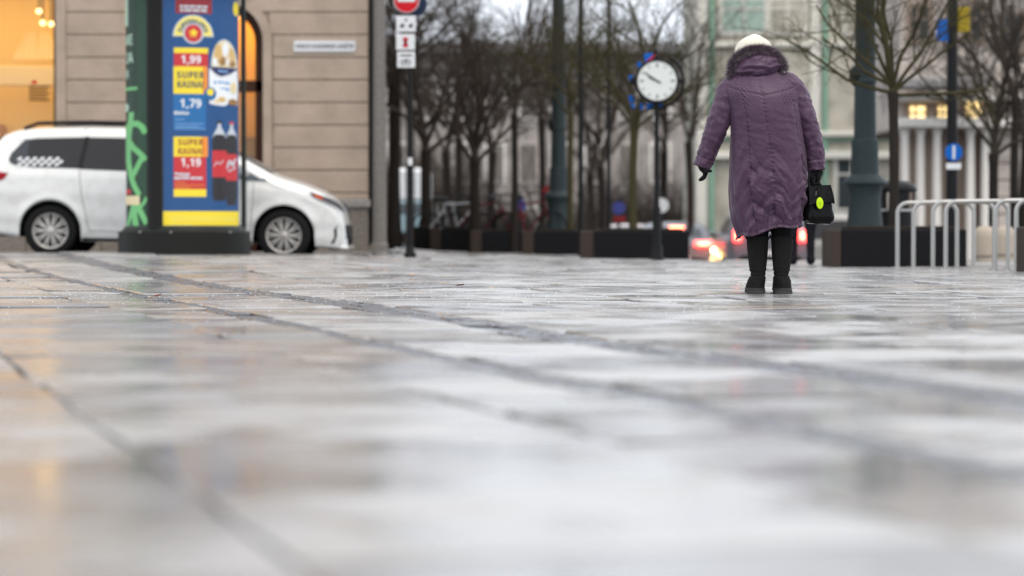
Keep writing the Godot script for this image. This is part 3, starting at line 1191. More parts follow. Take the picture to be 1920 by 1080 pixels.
func build_planters() -> void:
	var rows := [
		[772.0, 806.0, 45.8, "black planter farthest left, behind the no entry sign pole"],
		[806.0, 882.0, 45.0, "black planter with brown end under the second bare tree beside the bicycles"],
		[882.0, 979.0, 43.0, "black planter with brown end in front of the parked bicycles"],
		[979.0, 1087.0, 41.0, "black planter with brown end at the foot of the far green lamp post"],
		[1087.0, 1292.0, 35.4, "long black planter directly behind the street clock"]]
	for r in rows:
		var d: float = r[2]
		var x := wx(r[0], d)
		var w := wx(r[1], d) - x
		var y := square_y(x, d)
		planter("stone_planter", r[3], x, d, w, 0.37 if r[0] < 1000 else 0.38, 1.1, 0.19 if r[0] > 780.0 else 0.05, -0.03, y)
	var dr := 27.8
	planter("stone_planter", "black planter with brown end block under the near bare tree behind bike racks", wx(1556, dr), dr, wx(1812, dr) - wx(1556, dr), 0.40, 0.9, 0.125, -0.02, square_y(4, dr))
	dr = 23.0
	planter("stone_planter", "dark planter cut off by the picture edge in front of the bike racks", wx(1944, dr), dr, 1.3, 0.42, 0.95, 0.2, 0.0, square_y(4.6, dr))

# ---------------------------------------------------------------- advertising column
const COL_D := 31.6
const COL_R := 0.70

func col_phi(px: float) -> float:
	return asin(clampf((px - 348.0) * COL_D / FOCAL / COL_R, -0.9999, 0.9999))

func col_pt(phi: float, y: float, off: float) -> Vector3:
	return Vector3(sin(phi) * (COL_R + off), y, cos(phi) * (COL_R + off))

func col_rect(px0: float, px1: float, py0: float, py1: float, off: float, mb: MB = null) -> MB:
	if mb == null:
		mb = MB.new()
	var a := col_phi(px0)
	var b := col_phi(px1)
	var n := maxi(2, int(ceil((b - a) / 0.06)) + 1)
	var lo := PackedVector3Array()
	var hi := PackedVector3Array()
	for i in n:
		var p := lerpf(a, b, i / (n - 1.0))
		lo.append(col_pt(p, col_y(py1), off))
		hi.append(col_pt(p, col_y(py0), off))
	mb.grid([lo, hi])
	return mb

var col_base := 0.0
func col_y(py: float) -> float:
	return wy(py, COL_D - 0.6) - col_base

# filled outline printed on the curved sheet
func col_poly(pts: Array, off: float) -> MB:
	var mb := MB.new()
	var flat := PackedVector2Array()
	for p in pts:
		flat.append(Vector2(col_phi(p[0]) * COL_R, col_y(p[1])))
	if Geometry2D.is_polygon_clockwise(flat):
		flat.reverse()
	var lo := flat[0].x
	var hi := lo
	for p in flat:
		lo = minf(lo, p.x); hi = maxf(hi, p.x)
	# cut into narrow strips so that the print follows the round sheet
	while lo < hi:
		var cell := PackedVector2Array([Vector2(lo, -9), Vector2(lo + 0.045, -9), Vector2(lo + 0.045, 9), Vector2(lo, 9)])
		for piece in Geometry2D.intersect_polygons(flat, cell):
			var t := Geometry2D.triangulate_polygon(piece)
			var k := mb.v.size()
			for p in piece:
				mb.vert(col_pt(p.x / COL_R, p.y, off))
			for i in range(0, t.size(), 3):
				if (piece[t[i + 1]] - piece[t[i]]).cross(piece[t[i + 2]] - piece[t[i]]) > 0:
					mb.tri(k + t[i], k + t[i + 1], k + t[i + 2])
				else:
					mb.tri(k + t[i], k + t[i + 2], k + t[i + 1])
		lo += 0.045
	return mb

func col_oval(cx: float, cy: float, rx: float, ry: float, a0: float, a1: float, off: float, hole := 0.0) -> MB:
	var pts := []
	for i in 29:
		var a := lerpf(a0, a1, i / 28.0)
		pts.append([cx + rx * cos(a), cy - ry * sin(a)])
	if hole > 0.0:
		for i in 29:
			var a := lerpf(a1, a0, i / 28.0)
			pts.append([cx + rx * hole * cos(a), cy - ry * hole * sin(a)])
	return col_poly(pts, off)

func col_stroke(rough: Array, wid: float, off: float, mb: MB) -> void:
	var line := []
	for i in rough.size() - 1:
		for k in 6:
			line.append([lerpf(rough[i][0], rough[i + 1][0], k / 6.0), lerpf(rough[i][1], rough[i + 1][1], k / 6.0)])
	line.append(rough[rough.size() - 1])
	var lo := PackedVector3Array()
	var hi := PackedVector3Array()
	for i in line.size():
		var p := Vector2(line[i][0], line[i][1])
		var a := Vector2(line[maxi(i - 1, 0)][0], line[maxi(i - 1, 0)][1])
		var b := Vector2(line[mini(i + 1, line.size() - 1)][0], line[mini(i + 1, line.size() - 1)][1])
		var n := (b - a).normalized().orthogonal() * wid / 2
		lo.append(col_pt(col_phi(p.x + n.x), col_y(p.y + n.y), off))
		hi.append(col_pt(col_phi(p.x - n.x), col_y(p.y - n.y), off))
	var rows := []
	for k in 5:
		var row := PackedVector3Array()
		for i in lo.size():
			# keep the stroke on the round sheet across its width too
			var q := lo[i].lerp(hi[i], k / 4.0)
			var flat := Vector2(q.x, q.z).normalized() * (COL_R + off)
			row.append(Vector3(flat.x, q.y, flat.y))
		rows.append(row)
	mb.grid(rows)

# lettering bent onto the column; height of the capitals in picture pixels
func col_text(t: String, px: float, py: float, cap: float, off: float, m: Material, parent: Node3D, squeeze := 1.0, bold := 700) -> void:
	var tm := text_mesh(t, cap * (COL_D - 0.6) / FOCAL / 0.72, 0.001, bold)
	var arr := tm.surface_get_arrays(0)
	var v: PackedVector3Array = arr[Mesh.ARRAY_VERTEX]
	var mb := MB.new()
	var u0 := col_phi(px) * COL_R
	for i in v.size():
		mb.vert(col_pt((u0 + v[i].x * squeeze) / COL_R, col_y(py) + v[i].y, off + v[i].z))
	var ix: PackedInt32Array = arr[Mesh.ARRAY_INDEX]
	if ix.size() == 0:
		for i in v.size():
			ix.append(i)
	for i in range(0, ix.size(), 3):
		mb.tri(ix[i], ix[i + 2], ix[i + 1])
	part("lettering", mb, m, parent)

func build_advertising_column() -> void:
	var cx := wx(346, COL_D)
	col_base = square_y(cx, COL_D - 0.7)
	var t := thing("advertising_column", "round dark green advertising column with a blue price poster and a graffiti panel", "advertising column", Vector3(cx, col_base, -COL_D), 0.124)
	# foot
	var foot := MB.new()
	foot.lathe(PackedVector2Array([Vector2(0.80, -0.05), Vector2(0.80, 0.26)]), 48)
	foot.lathe(PackedVector2Array([Vector2(0.80, 0.26), Vector2(0.785, 0.275), Vector2(0.75, 0.278)]), 48)
	part("foot", foot, M.column_post, t)
	var sill := MB.new()
	sill.lathe(PackedVector2Array([Vector2(0.75, 0.278), Vector2(0.745, 0.30), Vector2(0.70, 0.345), Vector2(0.66, 0.35)]), 48)
	part("sill", sill, M.dark_green_metal, t)
	for a in [-0.72, 0.75, -0.2]:
		var bolt := MB.new()
		bolt.ball(Vector3(sin(a) * 0.795, 0.262, cos(a) * 0.795), Vector3(0.016, 0.012, 0.016), 8, 6)
		part("bolt", bolt, M.steel, t)
	# core and posts
	var core := MB.new()
	core.lathe(PackedVector2Array([Vector2(0.66, 0.3), Vector2(0.66, 3.3), Vector2(0.0, 3.35)]), 40)
	part("core", core, M.column_post, t)
	for k in 3:
		var pc := col_phi(295) + TAU / 3 * k
		var post := MB.new()
		var rows := []
		for yy in [0.3, 3.3]:
			var row := PackedVector3Array()
			for q in [[-0.15, 0.0], [-0.13, 0.035], [-0.05, 0.05], [0.05, 0.05], [0.13, 0.035], [0.15, 0.0]]:
				row.append(col_pt(pc + q[0], yy, q[1]))
			rows.append(row)
		post.grid(rows)
		part("post", post, M.column_post if k != 1 else M.dark_green_metal, t)
	var cap := MB.new()
	cap.lathe(PackedVector2Array([Vector2(0.70, 3.2), Vector2(0.84, 3.25), Vector2(0.84, 3.5), Vector2(0.6, 3.75), Vector2(0.0, 3.9)]), 48)
	part("cap", cap, M.dark_green_metal, t)
	# blue poster sheet with its print
	var p := part("poster", col_rect(310, 448, -190, 396, 0.0), M.print_blue, t)
	tag(p, "blue sale poster with yellow and red price blocks")
	var L := 0.0022
	var pr := func(called: String, mb: MB, m: String) -> void: part(called, mb, M[m], p)
	pr.call("yellow_footer", col_rect(308, 448, 396, 431, L), "print_yellow")
	var ft := MB.new()
	for q in [[322, 440, 407], [325, 442, 412], [322, 366, 421]]:
		col_rect(q[0], q[1], q[2], q[2] + 1.6, 2 * L, ft)
	pr.call("small_print", ft, "print_pale_yellow")
	pr.call("red_banner", col_rect(333, 399, -60, 27, L), "print_dark_red")
	var hd := MB.new()
	for q in [[341, 347, 12], [348.5, 357, 12], [358.5, 369, 12], [371, 381, 12], [382.5, 391, 12], [341.5, 347, 19], [349, 362, 19], [364, 377, 19], [379, 390, 19]]:
		col_rect(q[0], q[1], q[2], q[2] + 4.6, 2 * L, hd)
	pr.call("small_print", hd, "print_grey_white")
	pr.call("emblem_outline", col_oval(365, 70, 37, 40, 0.0, PI, L, 0.36), "print_grey_white")
	pr.call("emblem_arch", col_oval(365, 68.5, 34, 36.5, 0.0, PI, 2 * L, 0.42), "print_pale_yellow")
	var word := "SUPERKAINOS"
	for i in word.length():
		var a := PI - 0.35 - (PI - 0.7) * i / (word.length() - 1.0)
		var tm := text_mesh(word[i], 0.075, 0.001)
		var lo := put("emblem_letter", tm, M.print_blue, p)
		var phi := col_phi(365 + 25.0 * cos(a))
		lo.transform = Transform3D(Basis(Vector3.UP, phi) * Basis(Vector3(0, 0, 1), a - PI / 2), col_pt(phi, col_y(68.5 - 27.0 * sin(a)), 3 * L + 0.001))
	pr.call("emblem_ring", col_oval(365, 64, 19, 20, 0.0, TAU - 0.001, 3 * L), "print_grey_white")
	pr.call("emblem_disc", col_oval(365, 64, 15.5, 16.5, 0.0, TAU - 0.001, 4 * L), "print_red")
	var star := []
	for i in 10:
		var a := PI / 2 + TAU * i / 10.0
		var rr := 10.0 if i % 2 == 0 else 6.4
		star.append([365 + rr * cos(a), 64 - rr * 1.05 * sin(a)])
	pr.call("emblem_mark", col_poly(star, 5 * L), "print_orange")
	pr.call("emblem_mark", col_oval(366, 63, 5, 5, 0.0, TAU - 0.001, 6 * L), "print_yellow")
	# first price block
	pr.call("price_block", col_rect(330, 392, 91, 101, L), "print_yellow")
	pr.call("price_block", col_rect(330, 392, 101, 126, L), "print_red")
	col_text("1,99", 361, 113, 15, 2 * L, M.print_white, p, 0.95, 900)
	pr.call("price_block", col_rect(329, 391, 126, 177, L), "print_yellow")
	pr.call("price_block", col_rect(382, 391, 126.5, 176.5, L * 1.5), "print_orange")
	col_text("SUPER", 360.5, 142, 12.5, 2 * L, M.print_navy, p, 0.98)
	col_text("KAINA!", 360, 159.5, 12.5, 2 * L, M.print_navy, p, 0.88)
	pr.call("price_block", col_rect(329, 388, 177, 245, L), "print_light_blue")
	col_text("1,79", 360, 195, 16, 2 * L, M.print_white, p, 0.95, 900)
	var nm := MB.new()
	for q in [[330, 336, 209], [337, 343, 210], [344, 350, 210], [351, 357, 211]]:
		col_rect(q[0], q[1], q[2], 216, 2 * L, nm)
	pr.call("small_print", nm, "print_grey_white")
	var sp := MB.new()
	for q in [[331, 350, 224], [331, 384, 232], [331, 376, 237], [331, 386, 241]]:
		col_rect(q[0], q[1], q[2], q[2] + 1.5, 2 * L, sp)
	pr.call("small_print", sp, "print_pale_blue")
	# second price block
	pr.call("price_block", col_rect(329, 391, 257, 294, L), "print_yellow")
	pr.call("price_block", col_rect(380, 391, 257.5, 293.5, L * 1.5), "print_orange")
	col_text("SUPER", 360, 267.5, 11.5, 2 * L, M.print_dark_red, p, 0.98)
	col_text("KAINA!", 360, 284, 11.5, 2 * L, M.print_dark_red, p, 0.9)
	pr.call("price_block", col_rect(329, 388, 294, 355, L), "print_red")
	col_text("1,19", 360, 305, 15, 2 * L, M.print_white, p, 0.95, 900)
	var nm2 := MB.new()
	for q in [[331, 337, 324], [338, 347, 325], [348, 358, 325], [330, 342, 332], [343, 357, 331.5], [359, 369, 332], [370, 381, 332]]:
		col_rect(q[0], q[1], q[2], q[2] + 4.6, 2 * L, nm2)
	pr.call("small_print", nm2, "print_grey_white")
	var sq := MB.new()
	for q in [[331, 350, 342], [331, 384, 347], [331, 360, 351]]:
		col_rect(q[0], q[1], q[2], q[2] + 1.4, 2 * L, sq)
	pr.call("small_print", sq, "print_orange")
	pr.call("price_block", col_rect(329, 388, 355, 369, L), "print_yellow")
	# snack bag
	pr.call("bag_picture", col_poly([[394, 132], [395, 128], [446, 128], [447, 160], [446, 196], [432, 192], [421, 198], [405, 197], [394, 194]], L), "print_white")
	pr.call("bag_picture", col_oval(422, 126, 25, 53, 0.0, PI, L), "print_grey_white")
	pr.call("bag_picture", col_oval(422, 125, 23, 49, 0.0, PI, 2 * L), "print_cream")
	for q in [[410, 100, 7, 18, "print_tan"], [424, 92, 6, 14, "print_white"], [433, 104, 8, 15, "print_tan"], [418, 114, 6, 9, "print_brown"], [405, 116, 5, 8, "print_white"], [436, 118, 6, 6, "print_brown"], [428, 112, 4, 9, "print_white"]]:
		pr.call("snack_picture", col_oval(q[0], q[1], q[2], q[3], 0.0, TAU - 0.001, 3 * L), q[4])
	pr.call("bag_band", col_poly([[394, 126], [446, 126], [437, 134], [425, 140], [415, 143], [405, 138]], 4 * L), "print_navy")
	var bw := MB.new()
	for q in [[410, 415, 131], [416, 421, 131], [422, 427, 131.5]]:
		col_rect(q[0], q[1], q[2], q[2] + 4.0, 5 * L, bw)
	for q in [[402, 407, 152], [410, 415, 151], [417, 421, 151], [423, 431, 152], [414, 431, 164], [424, 431, 167]]:
		col_rect(q[0], q[1], q[2], q[2] + (5.5 if q[2] < 160 else 2.4), 2 * L, bw)
	pr.call("small_print", bw, "print_pale_blue")
	for q in [[417, 186, 7, 5, "print_tan"], [437, 190, 9, 6, "print_brown"], [438, 163, 6, 11, "print_cream"], [408, 190, 5, 4, "print_cream"]]:
		pr.call("snack_picture", col_oval(q[0], q[1], q[2], q[3], 0.0, TAU - 0.001, 3 * L), q[4])
	pr.call("badge", col_oval(395, 176, 11, 12, 0.0, TAU - 0.001, 6 * L), "print_light_blue")
	pr.call("badge", col_oval(395, 173, 6, 6.5, 0.0, TAU - 0.001, 7 * L), "print_yellow")
	# two bottles
	for b in [[412.0, 13.0, 226.0, 376.0, "print_navy", 282.0, 332.0], [434.5, 10.5, 227.0, 384.0, "print_red", 288.0, 338.0]]:
		var x: float = b[0]
		var w: float = b[1]
		pr.call("bottle_picture", col_poly([[x - w, 262], [x - w * 0.75, 250], [x - w * 0.25, 238], [x - w * 0.22, 231], [x + w * 0.22, 231], [x + w * 0.25, 238], [x + w * 0.75, 250], [x + w, 262], [x + w, 366], [x + w * 0.8, b[3]], [x - w * 0.8, b[3]], [x - w, 366]], 2 * L), "print_black")
		pr.call("bottle_picture", col_poly([[x - w * 0.98, 259], [x - w * 0.75, 250], [x - w * 0.25, 238], [x - w * 0.22, 231], [x + w * 0.22, 231], [x + w * 0.25, 238], [x + w * 0.75, 250], [x + w * 0.98, 259], [x + w * 0.6, 252], [x - w * 0.6, 252]], 3 * L), "print_grey_white")
		pr.call("bottle_picture", col_rect(x - w * 0.35, x + w * 0.35, b[2], b[2] + 6, 3 * L), "print_black" if w > 11 else "print_red")
		pr.call("bottle_label", col_rect(x - w, x + w, b[5], b[6], 3 * L), "print_red")
	col_stroke_set(p, L)
	pr.call("yellow_spot", col_oval(443.5, 13, 5, 14, 0.0, TAU - 0.001, L), "print_yellow")
	var gl := col_rect(309, 449, -190, 432, 0.022)
	part("cover_glass", gl, M.poster_glass, t)
	# green panel with graffiti
	var g := part("graffiti_panel", col_rect(237.5, 281, -190, 431, 0.0), M.print_green, t)
	tag(g, "dark green poster panel covered with light green graffiti")
	var gr := func(called: String, mb: MB, m: String) -> void: part(called, mb, M[m], g)
	gr.call("green_stripe", col_rect(263, 281, -190, 431, L), "print_mid_green")
	gr.call("pale_bar", col_rect(240, 246, -60, 46, 2 * L), "print_pale_green")
	col_text("ME", 246.5, 73, 20, 2 * L, M.print_pale_green, g, 1.0, 700)
	col_text("IA", 248, 107, 20, 2 * L, M.print_pale_green, g, 1.2, 700)
	col_text("N", 244, 137, 18, 2 * L, M.print_pale_green, g, 1.0, 700)
	gr.call("small_print", col_rect(240, 263, 162, 168, 2 * L), "print_bright_green")
	gr.call("round_mark", col_oval(242, 200, 5, 8, 0.0, TAU - 0.001, 2 * L), "print_pale_green")
	var sk := MB.new()
	for s in [
		[[[237.8, 250], [241, 240], [250, 232], [262, 231], [272, 238], [278, 250]], 11.0],
		[[[252, 209], [250, 230], [246, 262], [246, 300], [250, 328], [257, 348], [266, 366]], 9.5],
		[[[246, 262], [256, 277], [268, 288], [279, 300]], 10.0],
		[[[275, 290], [266, 306], [257, 324], [251, 335]], 9.0],
		[[[255, 384], [249, 405], [243, 429]], 6.0],
		[[[257, 384], [257, 405], [260, 429]], 11.0],
		[[[262, 384], [270, 400], [280, 420]], 10.0],
		[[[266, 392], [276, 378], [280, 370]], 6.0]]:
		col_stroke(s[0], s[1] * 1.0, 2 * L, sk)
	gr.call("graffiti_stroke", sk, "print_bright_green")
	gr.call("white_sticker", col_rect(238, 267, 367, 384, 3 * L), "print_cream")
	gr.call("red_mark", col_oval(246, 359, 5, 5, 0.0, TAU - 0.001, 3 * L), "print_red")
	part("cover_glass", col_rect(237.3, 283, -190, 432, 0.022), M.poster_glass, t)

# white script across the bottle labels
func col_stroke_set(p: Node3D, L: float) -> void:
	var mb := MB.new()
	col_stroke([[426, 316], [428, 304], [431, 300], [432, 309], [435, 302], [437, 312], [440, 300], [443, 296]], 3.0, 4 * L, mb)
	col_stroke([[427, 321], [434, 318], [442, 313]], 2.2, 4 * L, mb)
	col_stroke([[402, 312], [407, 303], [412, 308], [419, 300]], 1.6, 4 * L, mb)
	part("bottle_script", mb, M.print_grey_white, p)

# ---------------------------------------------------------------- white minivan
const AXLE := 3.03

func pick(table: Array, x: float) -> float:
	for i in table.size() - 1:
		if x <= table[i + 1][0]:
			var t := clampf((x - table[i][0]) / (table[i + 1][0] - table[i][0]), 0, 1)
			return lerpf(table[i][1], table[i + 1][1], t)
	return table[table.size() - 1][1]

var shape := {}

func minivan_shape() -> Dictionary:
	return {"axles": [0.0, AXLE], "arch": 0.4, "hub": 0.335, "ends": [-1.06, 3.83], "top": [[-1.06, 0.62], [-1.05, 0.95], [-0.98, 1.18], [-0.80, 1.45], [-0.66, 1.62], [-0.5, 1.685], [-0.2, 1.72], [0.4, 1.745], [1.0, 1.745], [1.5, 1.72], [1.78, 1.68], [2.0, 1.60], [2.3, 1.462], [2.54, 1.34], [2.72, 1.24], [2.88, 1.155], [3.0, 1.115], [3.24, 1.045], [3.49, 0.945], [3.62, 0.865], [3.70, 0.785], [3.76, 0.70], [3.795, 0.60], [3.825, 0.45], [3.83, 0.4]],
		"belt": [[-1.0, 1.17], [0.9, 1.152], [2.8, 1.04], [3.9, 0.95]],
		"low": [[-1.06, 0.36], [-0.5, 0.26], [0.5, 0.215], [2.4, 0.215], [3.5, 0.20], [3.9, 0.17]],
		"wide": [[-1.06, 0.80], [-1.0, 0.90], [-0.8, 0.955], [-0.3, 0.985], [0.3, 0.985], [2.6, 0.985], [3.1, 0.975], [3.38, 0.94], [3.56, 0.885], [3.69, 0.80], [3.77, 0.70], [3.83, 0.52]]}

func saloon_shape() -> Dictionary:
	return {"axles": [0.0, 2.65], "arch": 0.36, "hub": 0.31, "ends": [-0.95, 3.45],
		"top": [[-0.95, 0.65], [-0.93, 0.92], [-0.85, 1.0], [-0.55, 1.04], [-0.1, 1.30], [0.25, 1.42], [0.8, 1.46], [1.3, 1.44], [1.6, 1.36], [2.1, 1.08], [2.35, 0.98], [2.9, 0.90], [3.25, 0.80], [3.38, 0.68], [3.45, 0.5]],
		"belt": [[-0.95, 0.96], [3.4, 0.88]],
		"low": [[-0.95, 0.34], [-0.4, 0.22], [2.2, 0.2], [3.45, 0.2]],
		"wide": [[-0.95, 0.66], [-0.9, 0.78], [-0.7, 0.86], [0.0, 0.89], [2.6, 0.89], [3.1, 0.84], [3.3, 0.74], [3.45, 0.5]]}

func hatch_shape() -> Dictionary:
	return {"axles": [0.0, 2.6], "arch": 0.37, "hub": 0.32, "ends": [-0.82, 3.4],
		"top": [[-0.82, 0.6], [-0.8, 1.0], [-0.7, 1.2], [-0.45, 1.46], [-0.2, 1.53], [0.5, 1.57], [1.2, 1.54], [1.6, 1.42], [2.15, 1.10], [2.4, 1.0], [2.9, 0.93], [3.2, 0.82], [3.34, 0.7], [3.4, 0.5]],
		"belt": [[-0.9, 1.0], [3.4, 0.92]],
		"low": [[-0.82, 0.34], [-0.4, 0.24], [2.2, 0.22], [3.4, 0.22]],
		"wide": [[-0.82, 0.70], [-0.78, 0.80], [-0.6, 0.87], [0.0, 0.90], [2.5, 0.90], [3.0, 0.85], [3.25, 0.75], [3.4, 0.5]]}

func van_top(x: float) -> float:
	return pick(shape.top, x)

func van_belt(x: float) -> float:
	return pick(shape.belt, x)

func van_low(x: float) -> float:
	var y := pick(shape.low, x)
	for c in shape.axles:
		var q: float = shape.arch * shape.arch - (x - c) * (x - c)
		if q > 0:
			y = maxf(y, shape.hub + sqrt(q))
	return y

# half width of the body side at a height
func van_half(x: float, y: float) -> float:
	var w := pick(shape.wide, x)
	var b := van_belt(x)
	var k := 1.0
	if y < 0.55:
		k = 1.0 - 0.05 * pow((0.55 - y) / 0.35, 2)
	elif y > b - 0.12:
		var t := (y - b + 0.12) / 0.7
		k = 1.0 - 0.03 * smoothstep(0.0, 0.17, t) - 0.24 * maxf(t - 0.17, 0.0) * 1.2
	# crease above the sill and flared arches
	k -= 0.012 * exp(-pow((y - 0.42) / 0.07, 2))
	k += 0.010 * exp(-pow((y - 0.84) / 0.10, 2))
	for c in shape.axles:
		var rr := Vector2(x - c, y - shape.hub).length()
		k += 0.018 * exp(-pow((rr - shape.arch - 0.02) / 0.06, 2))
	return w * k

func van_side(x: float, y: float, off: float, sg := 1.0) -> Vector3:
	return Vector3(x, y, sg * (van_half(x, y) + off))

# piece of skin laid onto the side, outline in (along, up)
func van_patch(mb: MB, outline: Array, off: float, sg := 1.0) -> void:
	var poly := PackedVector2Array()
	for p in outline:
		poly.append(Vector2(p[0], p[1]))
	var lo := poly[0]
	var hi := poly[0]
	for p in poly:
		lo = lo.min(p); hi = hi.max(p)
	var step := 0.08
	var x := lo.x
	while x < hi.x:
		var y := lo.y
		while y < hi.y:
			var cell := PackedVector2Array([Vector2(x, y), Vector2(x + step, y), Vector2(x + step, y + step), Vector2(x, y + step)])
			for q in Geometry2D.intersect_polygons(poly, cell):
				if q.size() < 3:
					continue
				if Geometry2D.is_polygon_clockwise(q):
					q.reverse()
				var k := mb.v.size()
				for p in q:
					mb.vert(van_side(p.x, p.y, off, sg))
				for i in range(1, q.size() - 1):
					if sg > 0:
						mb.tri(k, k + i, k + i + 1)
					else:
						mb.tri(k, k + i + 1, k + i)
			y += step
		x += step

# picture column and row to (along, up) on the near side
func vp(px: float, py: float) -> Array:
	var x := (px - 93.0) / 144.4
	return [x, (486.0 - py) / 144.4 + 0.019 * x]

func van_shell(from: float, to: float) -> MB:
	var mb := MB.new()
	var xs := []
	var x := from
	while x < to:
		xs.append(x)
		var s := 0.06
		for c in shape.axles:
			if absf(absf(x - c) - shape.arch) < 0.06:
				s = 0.008
			elif absf(x - c) < shape.arch + 0.02:
				s = minf(s, 0.03)
		if x > to - 0.3 or x < from + 0.16:
			s = 0.012
		x += s
	xs.append(to)
	for sg in [1.0, -1.0]:
		var rows := []
		for xx in xs:
			var row := PackedVector3Array()
			var yb := van_low(xx)
			var yt: float = maxf(van_top(xx), yb + 0.03)
			var crown := 0.035
			var r: float = minf(0.16, (yt - yb) * 0.5)
			var ys := yt - crown - r
			ys = maxf(ys, yb + 0.005)
			row.append(Vector3(xx, yb + 0.012, sg * (van_half(xx, yb) - 0.05)))
			for i in 23:
				var y := lerpf(yb, ys, i / 22.0)
				row.append(van_side(xx, y, 0.0, sg))
			var ze := van_half(xx, ys)
			var zin := minf(r * 1.15, ze * 0.5)
			for i in range(1, 9):
				var a := PI / 2 * i / 8.0
				row.append(Vector3(xx, ys + r * sin(a), sg * (ze - zin * (1.0 - cos(a)))))
			var z1 := ze - zin
			for i in range(1, 7):
				var t := i / 6.0
				row.append(Vector3(xx, ys + r + (yt - ys - r) * (1.0 - (1.0 - t) * (1.0 - t)), sg * z1 * (1.0 - t)))
			rows.append(row)
		mb.grid(rows, false, sg > 0)
	return mb

func make_wheel(called: String, at: Vector3, sg: float, parent: Node3D, rad := 0.345, spokes := 10, wid := 0.235) -> Node3D:
	var w := Node3D.new()
	w.name = called
	parent.add_child(w, true)
	w.position = at
	var bs := Basis(Vector3.RIGHT, PI / 2 * sg)
	var ty := MB.new()
	var h := wid / 2
	var ri := rad * 0.665
	ty.lathe(PackedVector2Array([Vector2(ri, -h), Vector2(rad * 0.9, -h), Vector2(rad * 0.985, -h * 0.8), Vector2(rad, -h * 0.4), Vector2(rad, h * 0.4), Vector2(rad * 0.985, h * 0.8), Vector2(rad * 0.93, h * 0.99), Vector2(rad * 0.8, h * 1.03), Vector2(ri * 1.02, h), Vector2(ri, h * 0.8)]), 40, Vector3.ZERO, bs)
	part("tyre", ty, M.rubber, w)
	var rim := MB.new()
	rim.lathe(PackedVector2Array([Vector2(ri * 0.9, h * 0.35), Vector2(ri * 0.92, h * 0.9), Vector2(ri * 1.0, h * 0.98), Vector2(ri * 1.02, h * 0.9)]), 40, Vector3.ZERO, bs)
	rim.lathe(PackedVector2Array([Vector2(0.062, h * 0.5), Vector2(0.06, h * 0.82), Vector2(0.04, h * 0.92), Vector2(0.0, h * 0.93)]), 20, Vector3.ZERO, bs)
	for i in spokes:
		for s in [-0.085, 0.085]:
			var a := TAU * i / spokes
			var u := bs * Vector3(cos(a + s * 0.4), 0, sin(a + s * 0.4))
			var v := bs * Vector3(cos(a + s * 1.4), 0, sin(a + s * 1.4))
			var n := bs * Vector3.UP
			var p0 := u * 0.05 + n * h * 0.78
			var p1 := v * ri * 0.95 + n * h * 0.86
			var dir := (p1 - p0)
			var side := dir.normalized().cross(n)
			rim.box((p0 + p1) / 2, Vector3(0.022, 0.02, dir.length()), 0.005, Basis(side, n, -dir.normalized()).orthonormalized())
	part("rim", rim, M.alloy, w)
	var drum := MB.new()
	drum.lathe(PackedVector2Array([Vector2(ri * 0.95, -h * 0.6), Vector2(ri * 0.95, h * 0.1), Vector2(0.0, h * 0.1)]), 24, Vector3.ZERO, bs)
	part("brake_drum", drum, M.well_black, w)
	return w

